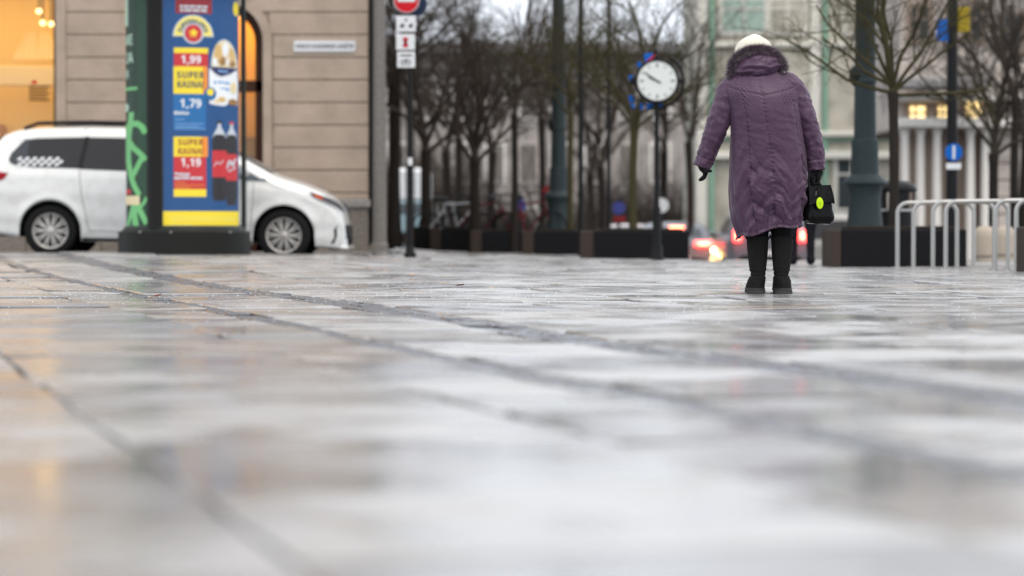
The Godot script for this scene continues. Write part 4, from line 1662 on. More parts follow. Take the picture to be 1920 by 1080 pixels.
func build_minivan() -> void:
	shape = minivan_shape()
	var sd := 33.65
	var x0 := wx(93, sd)
	var car := thing("minivan", "white minivan taxi with checkered window strip parked behind the advertising column", "car", Vector3(x0, ground_y(x0, 34.5) + 0.004, -sd - 0.97))
	car.rotation.z = -0.0195
	part("body", van_shell(-1.06, 3.83), M.car_white, car)
	# underside and wheel wells
	var fl := MB.new()
	fl.box(Vector3(1.4, 0.36, 0), Vector3(4.6, 0.2, 1.3), 0.02)
	for c in [0.0, AXLE]:
		fl.box(Vector3(c, 0.55, 0), Vector3(0.86, 0.46, 1.72), 0.02)
	part("underbody", fl, M.well_black, car)
	for c in [0.0, AXLE]:
		for sg in [1.0, -1.0]:
			make_wheel("wheel", Vector3(c, 0.345, sg * 0.845), sg, car)
	for sg in [1.0, -1.0]:
		# side glass
		var g1 := MB.new()
		van_patch(g1, [vp(12, 302), vp(16, 290), vp(42, 262), vp(50, 258), vp(152, 259), vp(143, 319), vp(60, 317), vp(24, 313), vp(14, 308)], 0.006, sg)
		part("rear_side_window", g1, M.car_glass, car)
		var g2 := MB.new()
		van_patch(g2, [vp(156, 259), vp(286, 262), vp(290, 326), vp(147, 320)], 0.006, sg)
		part("sliding_door_window", g2, M.car_glass, car)
		var g3 := MB.new()
		van_patch(g3, [vp(292, 262), vp(372, 265), vp(452, 313), vp(455, 340), vp(296, 327)], 0.006, sg)
		part("front_door_window", g3, M.car_glass_light, car)
		var g4 := MB.new()
		van_patch(g4, [vp(455, 312), vp(462, 318), vp(500, 343), vp(455, 342)], 0.007, sg)
		part("front_quarter_window", g4, M.car_glass_light, car)
		# pillars between the panes
		var pl := MB.new()
		van_patch(pl, [vp(152, 259), vp(160, 259), vp(151, 320), vp(143, 319)], 0.009, sg)
		part("pillar", pl, M.car_trim, car)
		# gaps of doors
		for ln in [[vp(146, 322), vp(148, 345), vp(152, 372), vp(158, 400), vp(163, 425), vp(168, 440)], [vp(168, 436), vp(250, 439), vp(330, 441)], [vp(473, 346), vp(472, 380), vp(470, 410), vp(469, 440)], [vp(300, 330), vp(302, 390), vp(304, 440)], [vp(152, 243), vp(150, 259)]]:
			var gp := MB.new()
			for i in ln.size() - 1:
				var a := Vector2(ln[i][0], ln[i][1])
				var b := Vector2(ln[i + 1][0], ln[i + 1][1])
				var n := (b - a).normalized().orthogonal() * 0.0035
				van_patch(gp, [[a.x + n.x, a.y + n.y], [b.x + n.x, b.y + n.y], [b.x - n.x, b.y - n.y], [a.x - n.x, a.y - n.y]], 0.003, sg)
			part("door_gap", gp, M.gap, car)
		# sliding rail and sill strip
		var sl := MB.new()
		van_patch(sl, [[0.42, 0.225], [2.62, 0.225], [2.62, 0.262], [0.42, 0.262]], 0.006, sg)
		part("sill_strip", sl, M.car_trim, car)
		# lamps
		var tl := MB.new()
		van_patch(tl, [vp(-58, 318), vp(13, 328), vp(5, 339), vp(-10, 344), vp(-58, 350)], 0.008, sg)
		part("tail_lamp", tl, M.lamp_red_off, car)
		var hl := MB.new()
		van_patch(hl, [vp(575, 361), vp(590, 366), vp(612, 374), vp(628, 382), vp(636, 389), vp(642, 402), vp(636, 399), vp(622, 389), vp(600, 379), vp(584, 371)], 0.006, sg)
		var hn := part("head_lamp", hl, M.lamp_clear, car)
		var am := MB.new()
		van_patch(am, [vp(584, 366), vp(600, 371), vp(604, 377), vp(596, 376), vp(586, 371)], 0.010, sg)
		part("indicator", am, M.lamp_amber, hn)
		var fg := MB.new()
		van_patch(fg, [vp(630, 422), vp(623, 435), vp(624, 448), vp(617, 461), vp(624, 459), vp(629, 446), vp(628, 432)], 0.006, sg)
		part("fog_lamp_recess", fg, M.car_trim, car)
		# door handles
		for hx in [1.62, 2.28]:
			var dh := MB.new()
			dh.box(van_side(hx, 1.0, 0.018, sg), Vector3(0.2, 0.03, 0.03), 0.01)
			part("door_handle", dh, M.car_white, car)
		# mirror
		var mi := MB.new()
		mi.ball(Vector3(2.52, 1.17, sg * 1.07), Vector3(0.07, 0.085, 0.12), 14, 8)
		part("mirror", mi, M.car_white, car)
		# roof rail
		var rr := MB.new()
		var path := PackedVector3Array()
		var rad := PackedFloat32Array()
		for i in 13:
			var xx := lerpf(-0.42, 1.7, i / 12.0)
			path.append(Vector3(xx, van_top(xx) + (0.03 if i > 0 and i < 12 else -0.02), sg * 0.62))
			rad.append(0.024)
		rr.tube(path, rad, 8)
		part("roof_rail", rr, M.car_trim, car)
		# taxi checks on the rear window
		var ck := MB.new()
		for i in 12:
			for j in 3:
				if (i + j) % 2 == 0:
					var a := vp(28 + i * 7.0, 298 + j * 5.6)
					van_patch(ck, [[a[0] + 0.02, a[1]], [a[0] + 0.07, a[1]], [a[0] + 0.05, a[1] - 0.04], [a[0], a[1] - 0.04]], 0.010, sg)
		part("checker_strip", ck, M.sign_white, car)
	# front: grille and lip
	var gr := MB.new()
	gr.box(Vector3(3.80, 0.40, 0), Vector3(0.07, 0.2, 1.1), 0.02)
	part("grille", gr, M.car_trim, car)
	var lip := MB.new()
	lip.box(Vector3(3.725, 0.195, 0), Vector3(0.26, 0.06, 1.36), 0.02)
	part("front_lip", lip, M.car_white, car)
	var em := MB.new()
	em.box(Vector3(-1.06, 0.5, 0), Vector3(0.08, 0.24, 1.5), 0.03)
	part("rear_bumper", em, M.car_white, car)
	# windscreen and rear glass
	var ws := MB.new()
	for seg in [[1.84, 2.84], [-0.96, -0.7]]:
		var rows := []
		for i in 9:
			var xx := lerpf(seg[0], seg[1], i / 8.0)
			var row := PackedVector3Array()
			for j in 13:
				var z := lerpf(-0.66, 0.66, j / 12.0)
				row.append(Vector3(xx, van_top(xx) + 0.012 - 0.03 * pow(absf(z) / 0.75, 2), z))
			rows.append(row)
		ws.grid(rows, false, true)
	part("windscreen", ws, M.car_glass_light, car)

# ---------------------------------------------------------------- lamp posts, clock, signs, racks, bin
func lamp_post(label: String, px: float, d: float, s: float, y: float) -> Node3D:
	var t := thing("lamp_post", label, "lamp post", Vector3(wx(px, d), y, -d), 0.0, "green cast iron lamp posts")
	var b := MB.new()
	b.lathe(PackedVector2Array([Vector2(0.30, -0.04), Vector2(0.30, 0.10), Vector2(0.27, 0.14), Vector2(0.245, 0.3), Vector2(0.205, 0.62), Vector2(0.195, 0.82), Vector2(0.21, 0.92), Vector2(0.225, 0.97)]), 8 * 4)
	part("foot", b, M.lamp_green, t)
	var c := MB.new()
	c.lathe(PackedVector2Array([Vector2(0.225, 0.97), Vector2(0.262, 0.985), Vector2(0.268, 1.01), Vector2(0.24, 1.05), Vector2(0.195, 1.09), Vector2(0.18, 1.11)]), 32)
	part("collar", c, M.lamp_green, t)
	var n := MB.new()
	n.lathe(PackedVector2Array([Vector2(0.18, 1.11), Vector2(0.172, 1.12), Vector2(0.165, 1.4), Vector2(0.168, 1.5), Vector2(0.155, 1.52)]), 32)
	n.lathe(PackedVector2Array([Vector2(0.155, 1.50), Vector2(0.165, 1.51), Vector2(0.165, 1.53), Vector2(0.15, 1.54)]), 32)
	part("neck", n, M.lamp_green, t)
	var sh := MB.new()
	sh.lathe(PackedVector2Array([Vector2(0.14, 1.53), Vector2(0.137, 1.6), Vector2(0.128, 2.6), Vector2(0.118, 4.2), Vector2(0.105, 6.5), Vector2(0.0, 6.52)]), 10)
	part("shaft", sh, M.lamp_green, t)
	var bd := MB.new()
	for yy in [2.25, 3.4]:
		bd.lathe(PackedVector2Array([Vector2(0.125, yy - 0.03), Vector2(0.142, yy - 0.02), Vector2(0.142, yy + 0.02), Vector2(0.125, yy + 0.03)]), 20)
	part("band", bd, M.lamp_green, t)
	# loudspeaker pod on the shaft
	var pod := MB.new()
	pod.ball(Vector3(-0.10, 2.32, 0.0), Vector3(0.10, 0.14, 0.11), 16, 10)
	part("speaker_pod", pod, M.dark_green_metal, t)
	t.scale = Vector3.ONE * s
	return t

func round_plate(r: float, depth: float, m: Material, called: String, parent: Node3D, at := Vector3.ZERO) -> MeshInstance3D:
	var mb := MB.new()
	mb.lathe_hard(PackedVector2Array([Vector2(0, 0), Vector2(r, 0), Vector2(r, depth), Vector2(0, depth)]), 36, at, Basis(Vector3.RIGHT, PI / 2))
	return part(called, mb, m, parent)

func build_street_furniture() -> void:
	lamp_post("large green cast iron lamp post behind the planter near the bike racks", 1621, 29.6, 0.93, square_y(4.0, 29.6))
	lamp_post("farther green cast iron lamp post among the bare trees beside the clock", 1047, 44.0, 0.93, square_y(0.8, 44.0))
	# street clock
	var d := 33.6
	var ck := thing("street_clock", "round white street clock on a dark post in front of the long planter", "clock", Vector3(wx(1231, d), square_y(1.8, d), -d))
	var post := MB.new()
	post.lathe(PackedVector2Array([Vector2(0.10, -0.02), Vector2(0.10, 0.03), Vector2(0.075, 0.06), Vector2(0.075, 0.16), Vector2(0.055, 0.2), Vector2(0.05, 0.62), Vector2(0.06, 0.65), Vector2(0.036, 0.70), Vector2(0.032, 0.9), Vector2(0.03, 2.05), Vector2(0.0, 2.06)]), 20)
	part("post", post, M.black_metal, ck)
	var cy: float = wy(153, d) - ck.position.y
	var drum := MB.new()
	drum.lathe_hard(PackedVector2Array([Vector2(0, -0.11), Vector2(0.265, -0.11), Vector2(0.283, -0.09), Vector2(0.283, 0.09), Vector2(0.265, 0.11), Vector2(0.25, 0.10)]), 48, Vector3(0, cy, 0), Basis(Vector3.RIGHT, PI / 2))
	part("case", drum, M.black_metal, ck)
	var fc := MB.new()
	fc.lathe_hard(PackedVector2Array([Vector2(0, 0.09), Vector2(0.255, 0.09), Vector2(0.255, 0.10), Vector2(0, 0.10)]), 48, Vector3(0, cy, 0), Basis(Vector3.RIGHT, PI / 2))
	var face := part("face", fc, M.clock_white, ck)
	var marks := MB.new()
	for i in 12:
		var a := TAU * i / 12.0
		var l := 0.05 if i % 3 == 0 else 0.035
		marks.box(Vector3(sin(a) * (0.225 - l / 2), cy + cos(a) * (0.225 - l / 2), 0.1025), Vector3(0.018 if i % 3 == 0 else 0.011, l, 0.003), 0.0, Basis(Vector3(0, 0, 1), -a))
	part("hour_mark", marks, M.ink, face)
	for hnd in [[304.0, 0.19, 0.014], [118.0, 0.055, 0.02], [296.0, 0.12, 0.02]]:
		var a := deg_to_rad(hnd[0])
		var hm := MB.new()
		hm.box(Vector3(sin(a) * hnd[1] / 2, cy + cos(a) * hnd[1] / 2, 0.108), Vector3(hnd[2], hnd[1], 0.004), 0.0, Basis(Vector3(0, 0, 1), -a))
		part("hand", hm, M.ink, face)
	var ring := MB.new()
	for seg in [[-2.5, 0.35]]:
		var path := PackedVector3Array()
		var rad := PackedFloat32Array()
		for i in 15:
			var a := lerpf(seg[0], seg[1], i / 14.0) + 0.7
			path.append(Vector3(cos(a) * 0.35, cy + sin(a) * 0.35, -0.02))
			rad.append(0.02)
		ring.tube(path, rad, 8)
	ring.box(Vector3(0.31, cy, -0.02), Vector3(0.07, 0.05, 0.05), 0.01)
	ring.box(Vector3(-0.31, cy, -0.02), Vector3(0.07, 0.09, 0.06), 0.01)
	part("bracket", ring, M.black_metal, ck)
	var topk := MB.new()
	topk.box(Vector3(0, cy + 0.30, 0), Vector3(0.09, 0.07, 0.07), 0.02)
	part("finial", topk, M.black_metal, ck)
	# blue stickers and small signs on a frame hung behind the clock
	var bs := thing("blue_sign_frame", "ring of small blue signs hanging around the street clock", "sign", Vector3(ck.position.x, ck.position.y, -d - 0.16))
	var fr := MB.new()
	fr.bar(Vector3(0, cy - 0.5, 0.03), Vector3(0, cy + 0.42, 0.03), 0.018, 8)
	for q in [[-0.34, 0.02], [-0.32, -0.26], [-0.14, -0.35], [-0.06, -0.34], [0.14, -0.33], [-0.1, 0.34], [-0.25, 0.25]]:
		fr.bar(Vector3(0, cy + q[1] * 0.7, 0.03), Vector3(q[0], cy + q[1], 0.03), 0.008, 6)
	part("frame", fr, M.black_metal, bs)
	for q in [[-0.33, 0.05, 0.05, 0.07, 0.0], [-0.325, -0.22, 0.055, 0.09, 0.25], [-0.30, -0.31, 0.05, 0.06, 0.3], [-0.19, -0.32, 0.04, 0.09, 0.0], [-0.085, -0.315, 0.09, 0.08, 0.0], [0.055, -0.30, 0.05, 0.12, 0.0], [-0.10, 0.31, 0.11, 0.12, 0.1], [-0.22, 0.22, 0.05, 0.07, 0.2]]:
		var mb := MB.new()
		mb.box(Vector3(q[0], cy + q[1], 0.05), Vector3(q[2], q[3], 0.012), 0.004, Basis(Vector3(0, 0, 1), q[4]))
		part("blue_plate", mb, M.sign_blue, bs)
	var rb := MB.new()
	rb.box(Vector3(-0.07, cy + 0.30, 0.058), Vector3(0.15, 0.025, 0.008), 0.0, Basis(Vector3(0, 0, 1), 0.7))
	part("red_bar", rb, M.sign_red, bs)
	var wt := MB.new()
	wt.box(Vector3(-0.01, cy - 0.47, 0.055), Vector3(0.05, 0.09, 0.012), 0.004)
	part("white_tag", wt, M.sign_white, bs)
	# no entry sign with three white plates
	d = 33.4
	var ne := thing("no_entry_sign", "round red no entry sign above three white plates on a black pole", "traffic sign", Vector3(wx(769, d), wy(483, d), -d))
	var pl := MB.new()
	pl.lathe(PackedVector2Array([Vector2(0.08, -0.04), Vector2(0.08, 0.05), Vector2(0.055, 0.08), Vector2(0.05, 0.14), Vector2(0.03, 0.16), Vector2(0.027, 3.7), Vector2(0.0, 3.71)]), 16)
	part("pole", pl, M.black_metal, ne)
	var yof := ne.position.y
	var stk := MB.new()
	stk.lathe(PackedVector2Array([Vector2(0.031, wy(310, d) - yof), Vector2(0.031, wy(296, d) - yof)]), 16)
	part("white_sticker", stk, M.sign_white, ne)
	var xo := wx(763, d) - ne.position.x
	var disc := MB.new()
	var ny: float = wy(2, d) - yof
	disc.lathe_hard(PackedVector2Array([Vector2(0, 0.04), Vector2(0.165, 0.04), Vector2(0.165, 0.055), Vector2(0, 0.055)]), 40, Vector3(xo, ny, 0), Basis(Vector3.RIGHT, PI / 2) )
	part("rim", disc, M.sign_white, ne)
	var red := MB.new()
	red.lathe_hard(PackedVector2Array([Vector2(0.155, 0.056), Vector2(0.155, 0.059), Vector2(0, 0.059)]), 40, Vector3(xo, ny, 0), Basis(Vector3.RIGHT, PI / 2))
	part("red_disc", red, M.sign_red, ne)
	var bar := MB.new()
	bar.box(Vector3(xo, ny + 0.005, 0.062), Vector3(0.22, 0.055, 0.004))
	part("white_bar", bar, M.sign_white, ne)
	var back := MB.new()
	back.lathe_hard(PackedVector2Array([Vector2(0, -0.04), Vector2(0.17, -0.04), Vector2(0.17, -0.055), Vector2(0, -0.055)]), 36, Vector3(wx(776, d) - ne.position.x, wy(8, d) - yof, 0), Basis(Vector3.RIGHT, PI / 2))
	part("rear_disc", back, M.sign_back, ne)
	var plates := [[762.0, 46.0], [761.0, 80.0], [762.0, 113.0]]
	for i in 3:
		var mb := MB.new()
		var px0: float = wx(plates[i][0], d) - ne.position.x
		var py0: float = wy(plates[i][1], d) - yof
		mb.box(Vector3(px0, py0, 0.045), Vector3(0.25 - 0.01 * i, 0.205, 0.012), 0.004)
		var o := part("plate", mb, M.sign_white, ne)
		var sy := MB.new()
		if i == 0:
			sy.box(Vector3(px0, py0 + 0.05, 0.053), Vector3(0.03, 0.03, 0.003))
			for q in [-0.05, 0.06]:
				sy.box(Vector3(px0 + q, py0 - 0.03, 0.053), Vector3(0.05, 0.035, 0.003))
				sy.box(Vector3(px0 + q + 0.012, py0 - 0.008, 0.053), Vector3(0.025, 0.02, 0.003))
			part("symbol", sy, M.ink, o)
		elif i == 1:
			sy.box(Vector3(px0, py0 + 0.035, 0.053), Vector3(0.045, 0.04, 0.003))
			for q in [0.5, -0.5]:
				sy.box(Vector3(px0, py0 - 0.005, 0.0535), Vector3(0.035, 0.13, 0.004), 0.0, Basis(Vector3(0, 0, 1), q * 0.7))
			part("symbol", sy, M.sign_red, o)
		else:
			sy.box(Vector3(px0, py0 + 0.055, 0.053), Vector3(0.15, 0.018, 0.003))
			sy.lathe_hard(PackedVector2Array([Vector2(0.022, 0), Vector2(0.022, 0.003), Vector2(0.033, 0.003), Vector2(0.033, 0)]), 14, Vector3(px0 + 0.03, py0 - 0.035, 0.052), Basis(Vector3.RIGHT, PI / 2))
			sy.lathe_hard(PackedVector2Array([Vector2(0.022, 0), Vector2(0.022, 0.003), Vector2(0.033, 0.003), Vector2(0.033, 0)]), 14, Vector3(px0 - 0.04, py0 - 0.035, 0.052), Basis(Vector3.RIGHT, PI / 2))
			sy.box(Vector3(px0 - 0.005, py0 - 0.005, 0.053), Vector3(0.06, 0.012, 0.003), 0.0, Basis(Vector3(0, 0, 1), 0.5))
			part("symbol", sy, M.ink, o)
	# bike racks: bent steel hoops
	var names := ["steel bike rack hoop farthest left, beside the near bare tree", "second steel bike rack hoop from the left", "third steel bike rack hoop from the left", "fourth steel bike rack hoop from the left", "fifth steel bike rack hoop from the left, before the pale bollard", "rightmost steel bike rack hoop, partly behind the edge planter"]
	var spots := [[1682.5, 26.4], [1712.5, 26.05], [1749.0, 25.6], [1773.0, 25.2], [1866.0, 24.6], [1905.0, 24.2]]
	for i in 6:
		var dd: float = spots[i][1]
		var hoop := thing("bike_rack", names[i], "bike rack", Vector3(wx(spots[i][0], dd), square_y(4.2, dd), -dd), -0.06, "steel bike rack hoops")
		var path := PackedVector3Array()
		var h := 0.665
		var w := 0.60
		var rc := 0.11
		path.append(Vector3(0, -0.03, 0))
		path.append(Vector3(0, 0.3, 0))
		for k in 7:
			var a := PI / 2 * k / 6.0
			path.append(Vector3(rc - rc * cos(a), h - rc + rc * sin(a), 0))
		for k in 7:
			var a := PI / 2 * (1.0 - k / 6.0)
			path.append(Vector3(w - rc + rc * cos(a), h - rc + rc * sin(a), 0))
		path.append(Vector3(w, 0.3, 0))
		path.append(Vector3(w, -0.03, 0))
		var rad := PackedFloat32Array()
		for q in path:
			rad.append(0.021)
		var mb := MB.new()
		mb.tube(path, rad, 12)
		part("hoop", mb, M.steel, hoop)
		for fx in [0.0, w]:
			var fl := MB.new()
			fl.lathe_hard(PackedVector2Array([Vector2(0.0, 0.012), Vector2(0.05, 0.012), Vector2(0.05, -0.02)].duplicate()), 16, Vector3(fx, 0, 0))
			part("foot_plate", fl, M.steel, hoop)
	# litter bin
	d = 30.6
	var bin := thing("litter_bin", "black round litter bin with domed lid behind the near tree trunk", "litter bin", Vector3(wx(1672, d), square_y(4.5, d), -d))
	var bb := MB.new()
	bb.lathe(PackedVector2Array([Vector2(0.235, -0.02), Vector2(0.24, 0.05), Vector2(0.245, 0.62), Vector2(0.235, 0.63)]), 32)
	part("drum", bb, M.black_metal, bin)
	var rg := MB.new()
	rg.lathe_hard(PackedVector2Array([Vector2(0.247, 0.60), Vector2(0.256, 0.60), Vector2(0.256, 0.625), Vector2(0.24, 0.63)]), 32)
	part("steel_band", rg, M.steel, bin)
	for k in 6:
		var a := TAU * k / 6.0 + 0.35
		var rb2 := MB.new()
		rb2.box(Vector3(sin(a) * 0.235, 0.73, cos(a) * 0.235), Vector3(0.13, 0.22, 0.02), 0.006, Basis(Vector3.UP, a))
		part("hood_panel", rb2, M.black_metal, bin)
	var lid := MB.new()
	bin.scale = Vector3(1.12, 1.03, 1.12)
	lid.lathe(PackedVector2Array([Vector2(0.25, 0.82), Vector2(0.265, 0.83), Vector2(0.262, 0.87), Vector2(0.23, 0.91), Vector2(0.16, 0.945), Vector2(0.0, 0.965)]), 32)
	part("lid", lid, M.black_metal, bin)
	# blue round sign on a thick dark post
	d = 35.2
	var bp := thing("blue_arrow_sign", "blue round sign with a white bar on a thick dark post behind the bike racks", "traffic sign", Vector3(wx(1784, d), ground_y(5.9, d), -d))
	var pp := MB.new()
	pp.lathe(PackedVector2Array([Vector2(0.10, -0.05), Vector2(0.09, 0.1), Vector2(0.075, 1.4), Vector2(0.072, 6.0), Vector2(0.0, 6.01)]), 16)
	part("post", pp, M.black_metal, bp)
	var so: float = wy(286, d) - bp.position.y
	var fd := MB.new()
	fd.lathe_hard(PackedVector2Array([Vector2(0, 0.08), Vector2(0.118, 0.08), Vector2(0.118, 0.095), Vector2(0, 0.095)]), 36, Vector3(0.01, so, 0), Basis(Vector3.RIGHT, PI / 2))
	part("disc", fd, M.sign_blue, bp)
	var wb := MB.new()
	wb.box(Vector3(0.01, so, 0.097), Vector3(0.032, 0.18, 0.004))
	part("white_bar", wb, M.sign_white, bp)
	var wp := MB.new()
	wp.box(Vector3(0.01, so - 0.19, 0.085), Vector3(0.20, 0.085, 0.012), 0.004)
	part("white_plate", wp, M.sign_white, bp)
	var hi := MB.new()
	hi.box(Vector3(-0.13, wy(58, d) - bp.position.y, 0.05), Vector3(0.2, 0.3, 0.014), 0.004, Basis(Vector3.UP, 0.3))
	part("blue_plate", hi, M.sign_blue, bp)
	var hy := MB.new()
	hy.box(Vector3(0.15, wy(38, d) - bp.position.y, 0.03), Vector3(0.16, 0.34, 0.014), 0.004, Basis(Vector3.UP, -0.3))
	part("yellow_plate", hy, M.sign_yellow, bp)
	# pale rounded bollards
	for q in [[1846.0, 31.5, "pale rounded stone bollard seen through the bike racks"], [1884.0, 33.0, "tan rounded stone bollard near the right picture edge behind the racks"]]:
		var bo := thing("stone_bollard", q[2], "bollard", Vector3(wx(q[0], q[1]), square_y(5, q[1]), -q[1]), 0.0, "stone bollards")
		var mb := MB.new()
		mb.lathe(PackedVector2Array([Vector2(0.14, -0.05), Vector2(0.14, 0.3), Vector2(0.125, 0.38), Vector2(0.08, 0.43), Vector2(0.0, 0.445)]), 24)
		part("stone", mb, M.bollard_stone, bo)
		var rg2 := MB.new()
		rg2.lathe(PackedVector2Array([Vector2(0.14, 0.06), Vector2(0.15, 0.075), Vector2(0.14, 0.09)]), 24)
		part("ring", rg2, M.plinth_stone, bo)
	# thin black posts among the trees
	for q in [[1089.0, 39.5, 0.042, "black street post between the far lamp post and the clock"], [1141.0, 46.5, 0.04, "thin dark street post left of the clock tree"]]:
		var t := thing("street_post", q[3], "post", Vector3(wx(q[0], q[1]), square_y(1, q[1]), -q[1]), 0.0, "thin black street posts")
		var mb := MB.new()
		mb.lathe(PackedVector2Array([Vector2(q[2] * 1.5, -0.04), Vector2(q[2] * 1.4, 0.3), Vector2(q[2], 0.36), Vector2(q[2] * 0.85, 5.0), Vector2(0, 5.01)]), 14)
		part("shaft", mb, M.black_metal, t)
		var c := MB.new()
		c.lathe(PackedVector2Array([Vector2(q[2] * 1.2, 0.9), Vector2(q[2] * 1.5, 0.93), Vector2(q[2] * 1.2, 0.96)]), 14)
		part("collar", c, M.black_metal, t)
	# distant round signs
	for q in [[1240.0, 385.0, 50.0, 0.14, "sign_white", "pale round sign seen low beside the clock post"], [1160.0, 390.0, 56.0, 0.14, "sign_dull_blue", "small violet blue round sign low between the trees"], [975.0, 385.0, 57.0, 0.14, "sign_dull_blue", "small blue round sign above a red plate beside the thin tree"], [1029.0, 362.0, 58.0, 0.16, "sign_dull_red", "red round sign half hidden by the far lamp post"]]:
		var gy := ground_y(wx(q[0], q[2]), q[2])
		var t := thing("round_sign", q[5], "traffic sign", Vector3(wx(q[0], q[2]), gy, -q[2]), 0.0, "distant round traffic signs")
		var hh: float = wy(q[1], q[2]) - gy
		var mb := MB.new()
		mb.bar(Vector3(0, -0.05, 0), Vector3(0, hh + 0.2, 0), 0.03, 8)
		part("pole", mb, M.black_metal, t)
		round_plate(q[3], 0.015, M[q[4]], "disc", t, Vector3(0, hh, 0.035))
		if q[0] == 975.0 or q[0] == 1160.0:
			var rp := MB.new()
			rp.box(Vector3(0.02, hh - 0.24, 0.045), Vector3(0.26, 0.11, 0.015), 0.004)
			part("red_plate", rp, M.sign_dull_red, t)

# ---------------------------------------------------------------- cars farther off
func lamp_light(parent: Node3D, at: Vector3, col: Color, energy: float) -> void:
	var li := OmniLight3D.new()
	li.name = "lamp_light"
	li.position = at
	li.light_color = col
	li.light_energy = energy
	li.light_size = 0.05
	li.omni_range = 8.0
	li.omni_attenuation = 2.0
	li.shadow_enabled = true
	parent.add_child(li, true)

func plain_car(label: String, sh: Dictionary, paint: Material, at: Vector3, turn: float) -> Node3D:
	shape = sh
	var car := thing("car", label, "car", at, turn, "cars on the street behind the square")
	var a: float = sh.ends[0]
	var b: float = sh.ends[1]
	part("body", van_shell(a, b), paint, car)
	var ub := MB.new()
	ub.box(Vector3((a + b) / 2, 0.34, 0), Vector3(b - a - 0.4, 0.18, 1.2), 0.02)
	for c in sh.axles:
		ub.box(Vector3(c, 0.5, 0), Vector3(0.78, 0.42, 1.5), 0.02)
	part("underbody", ub, M.well_black, car)
	for c in sh.axles:
		for sg in [1.0, -1.0]:
			make_wheel("wheel", Vector3(c, sh.hub, sg * 0.76), sg, car, sh.hub, 7, 0.2)
	var roof_a := 1e9
	var roof_b := -1e9
	var x := a
	while x < b:
		if van_top(x) > van_belt(x) + 0.16:
			roof_a = minf(roof_a, x); roof_b = maxf(roof_b, x)
		x += 0.02
	for sg in [1.0, -1.0]:
		var out := []
		out.append([roof_a + 0.12, van_belt(roof_a) + 0.02])
		out.append([roof_b - 0.02, van_belt(roof_b) + 0.02])
		for i in 12:
			var xx := lerpf(roof_b - 0.06, roof_a + 0.14, i / 11.0)
			out.append([xx, maxf(minf(van_top(xx) - 0.10, van_top(0.6) - 0.16), van_belt(xx) + 0.03)])
		var g := MB.new()
		van_patch(g, out, 0.006, sg)
		part("side_window", g, M.car_glass, car)
		var mi := MB.new()
		mi.ball(Vector3(roof_b - 0.3, van_belt(roof_b) + 0.06, sg * 0.98), Vector3(0.07, 0.07, 0.1), 10, 6)
		part("mirror", mi, paint, car)
	for seg in [[roof_a, roof_a + 0.42, "rear_window"], [roof_b - 0.62, roof_b + 0.02, "windscreen"]]:
		var rows := []
		for i in 9:
			var xx: float = lerpf(seg[0], seg[1], i / 8.0)
			var row := PackedVector3Array()
			for j in 9:
				var z := lerpf(-0.56, 0.56, j / 8.0)
				row.append(Vector3(xx, van_top(xx) + 0.012 - 0.03 * pow(absf(z) / 0.7, 2), z))
			rows.append(row)
		var g := MB.new()
		g.grid(rows, false, true)
		part(seg[2], g, M.car_glass, car)
	var np := MB.new()
	np.box(Vector3(a - 0.012, 0.62, 0), Vector3(0.03, 0.12, 0.5), 0.005)
	part("number_plate", np, M.sign_white, car)
	return car

func tail_lamps(car: Node3D, x: float, y: float, z: float, size: Vector3, third := Vector3.ZERO) -> void:
	for sg in [1.0, -1.0]:
		var l := MB.new()
		l.box(Vector3(x, y, sg * z), size, 0.02)
		var o := part("tail_lamp", l, M.brake_glow, car)
		var c := MB.new()
		c.box(Vector3(x - size.x / 2 - 0.004, y, sg * z), Vector3(0.01, size.y * 0.5, size.z * 0.5), 0.002)
		part("lamp_core", c, M.brake_core, o)
		lamp_light(car, Vector3(x - 0.15, y, sg * z), Color(1.0, 0.1, 0.06), 0.08)
	if third != Vector3.ZERO:
		var t := MB.new()
		t.box(third, Vector3(0.05, 0.05, 0.34), 0.01)
		part("high_brake_lamp", t, M.brake_core, car)

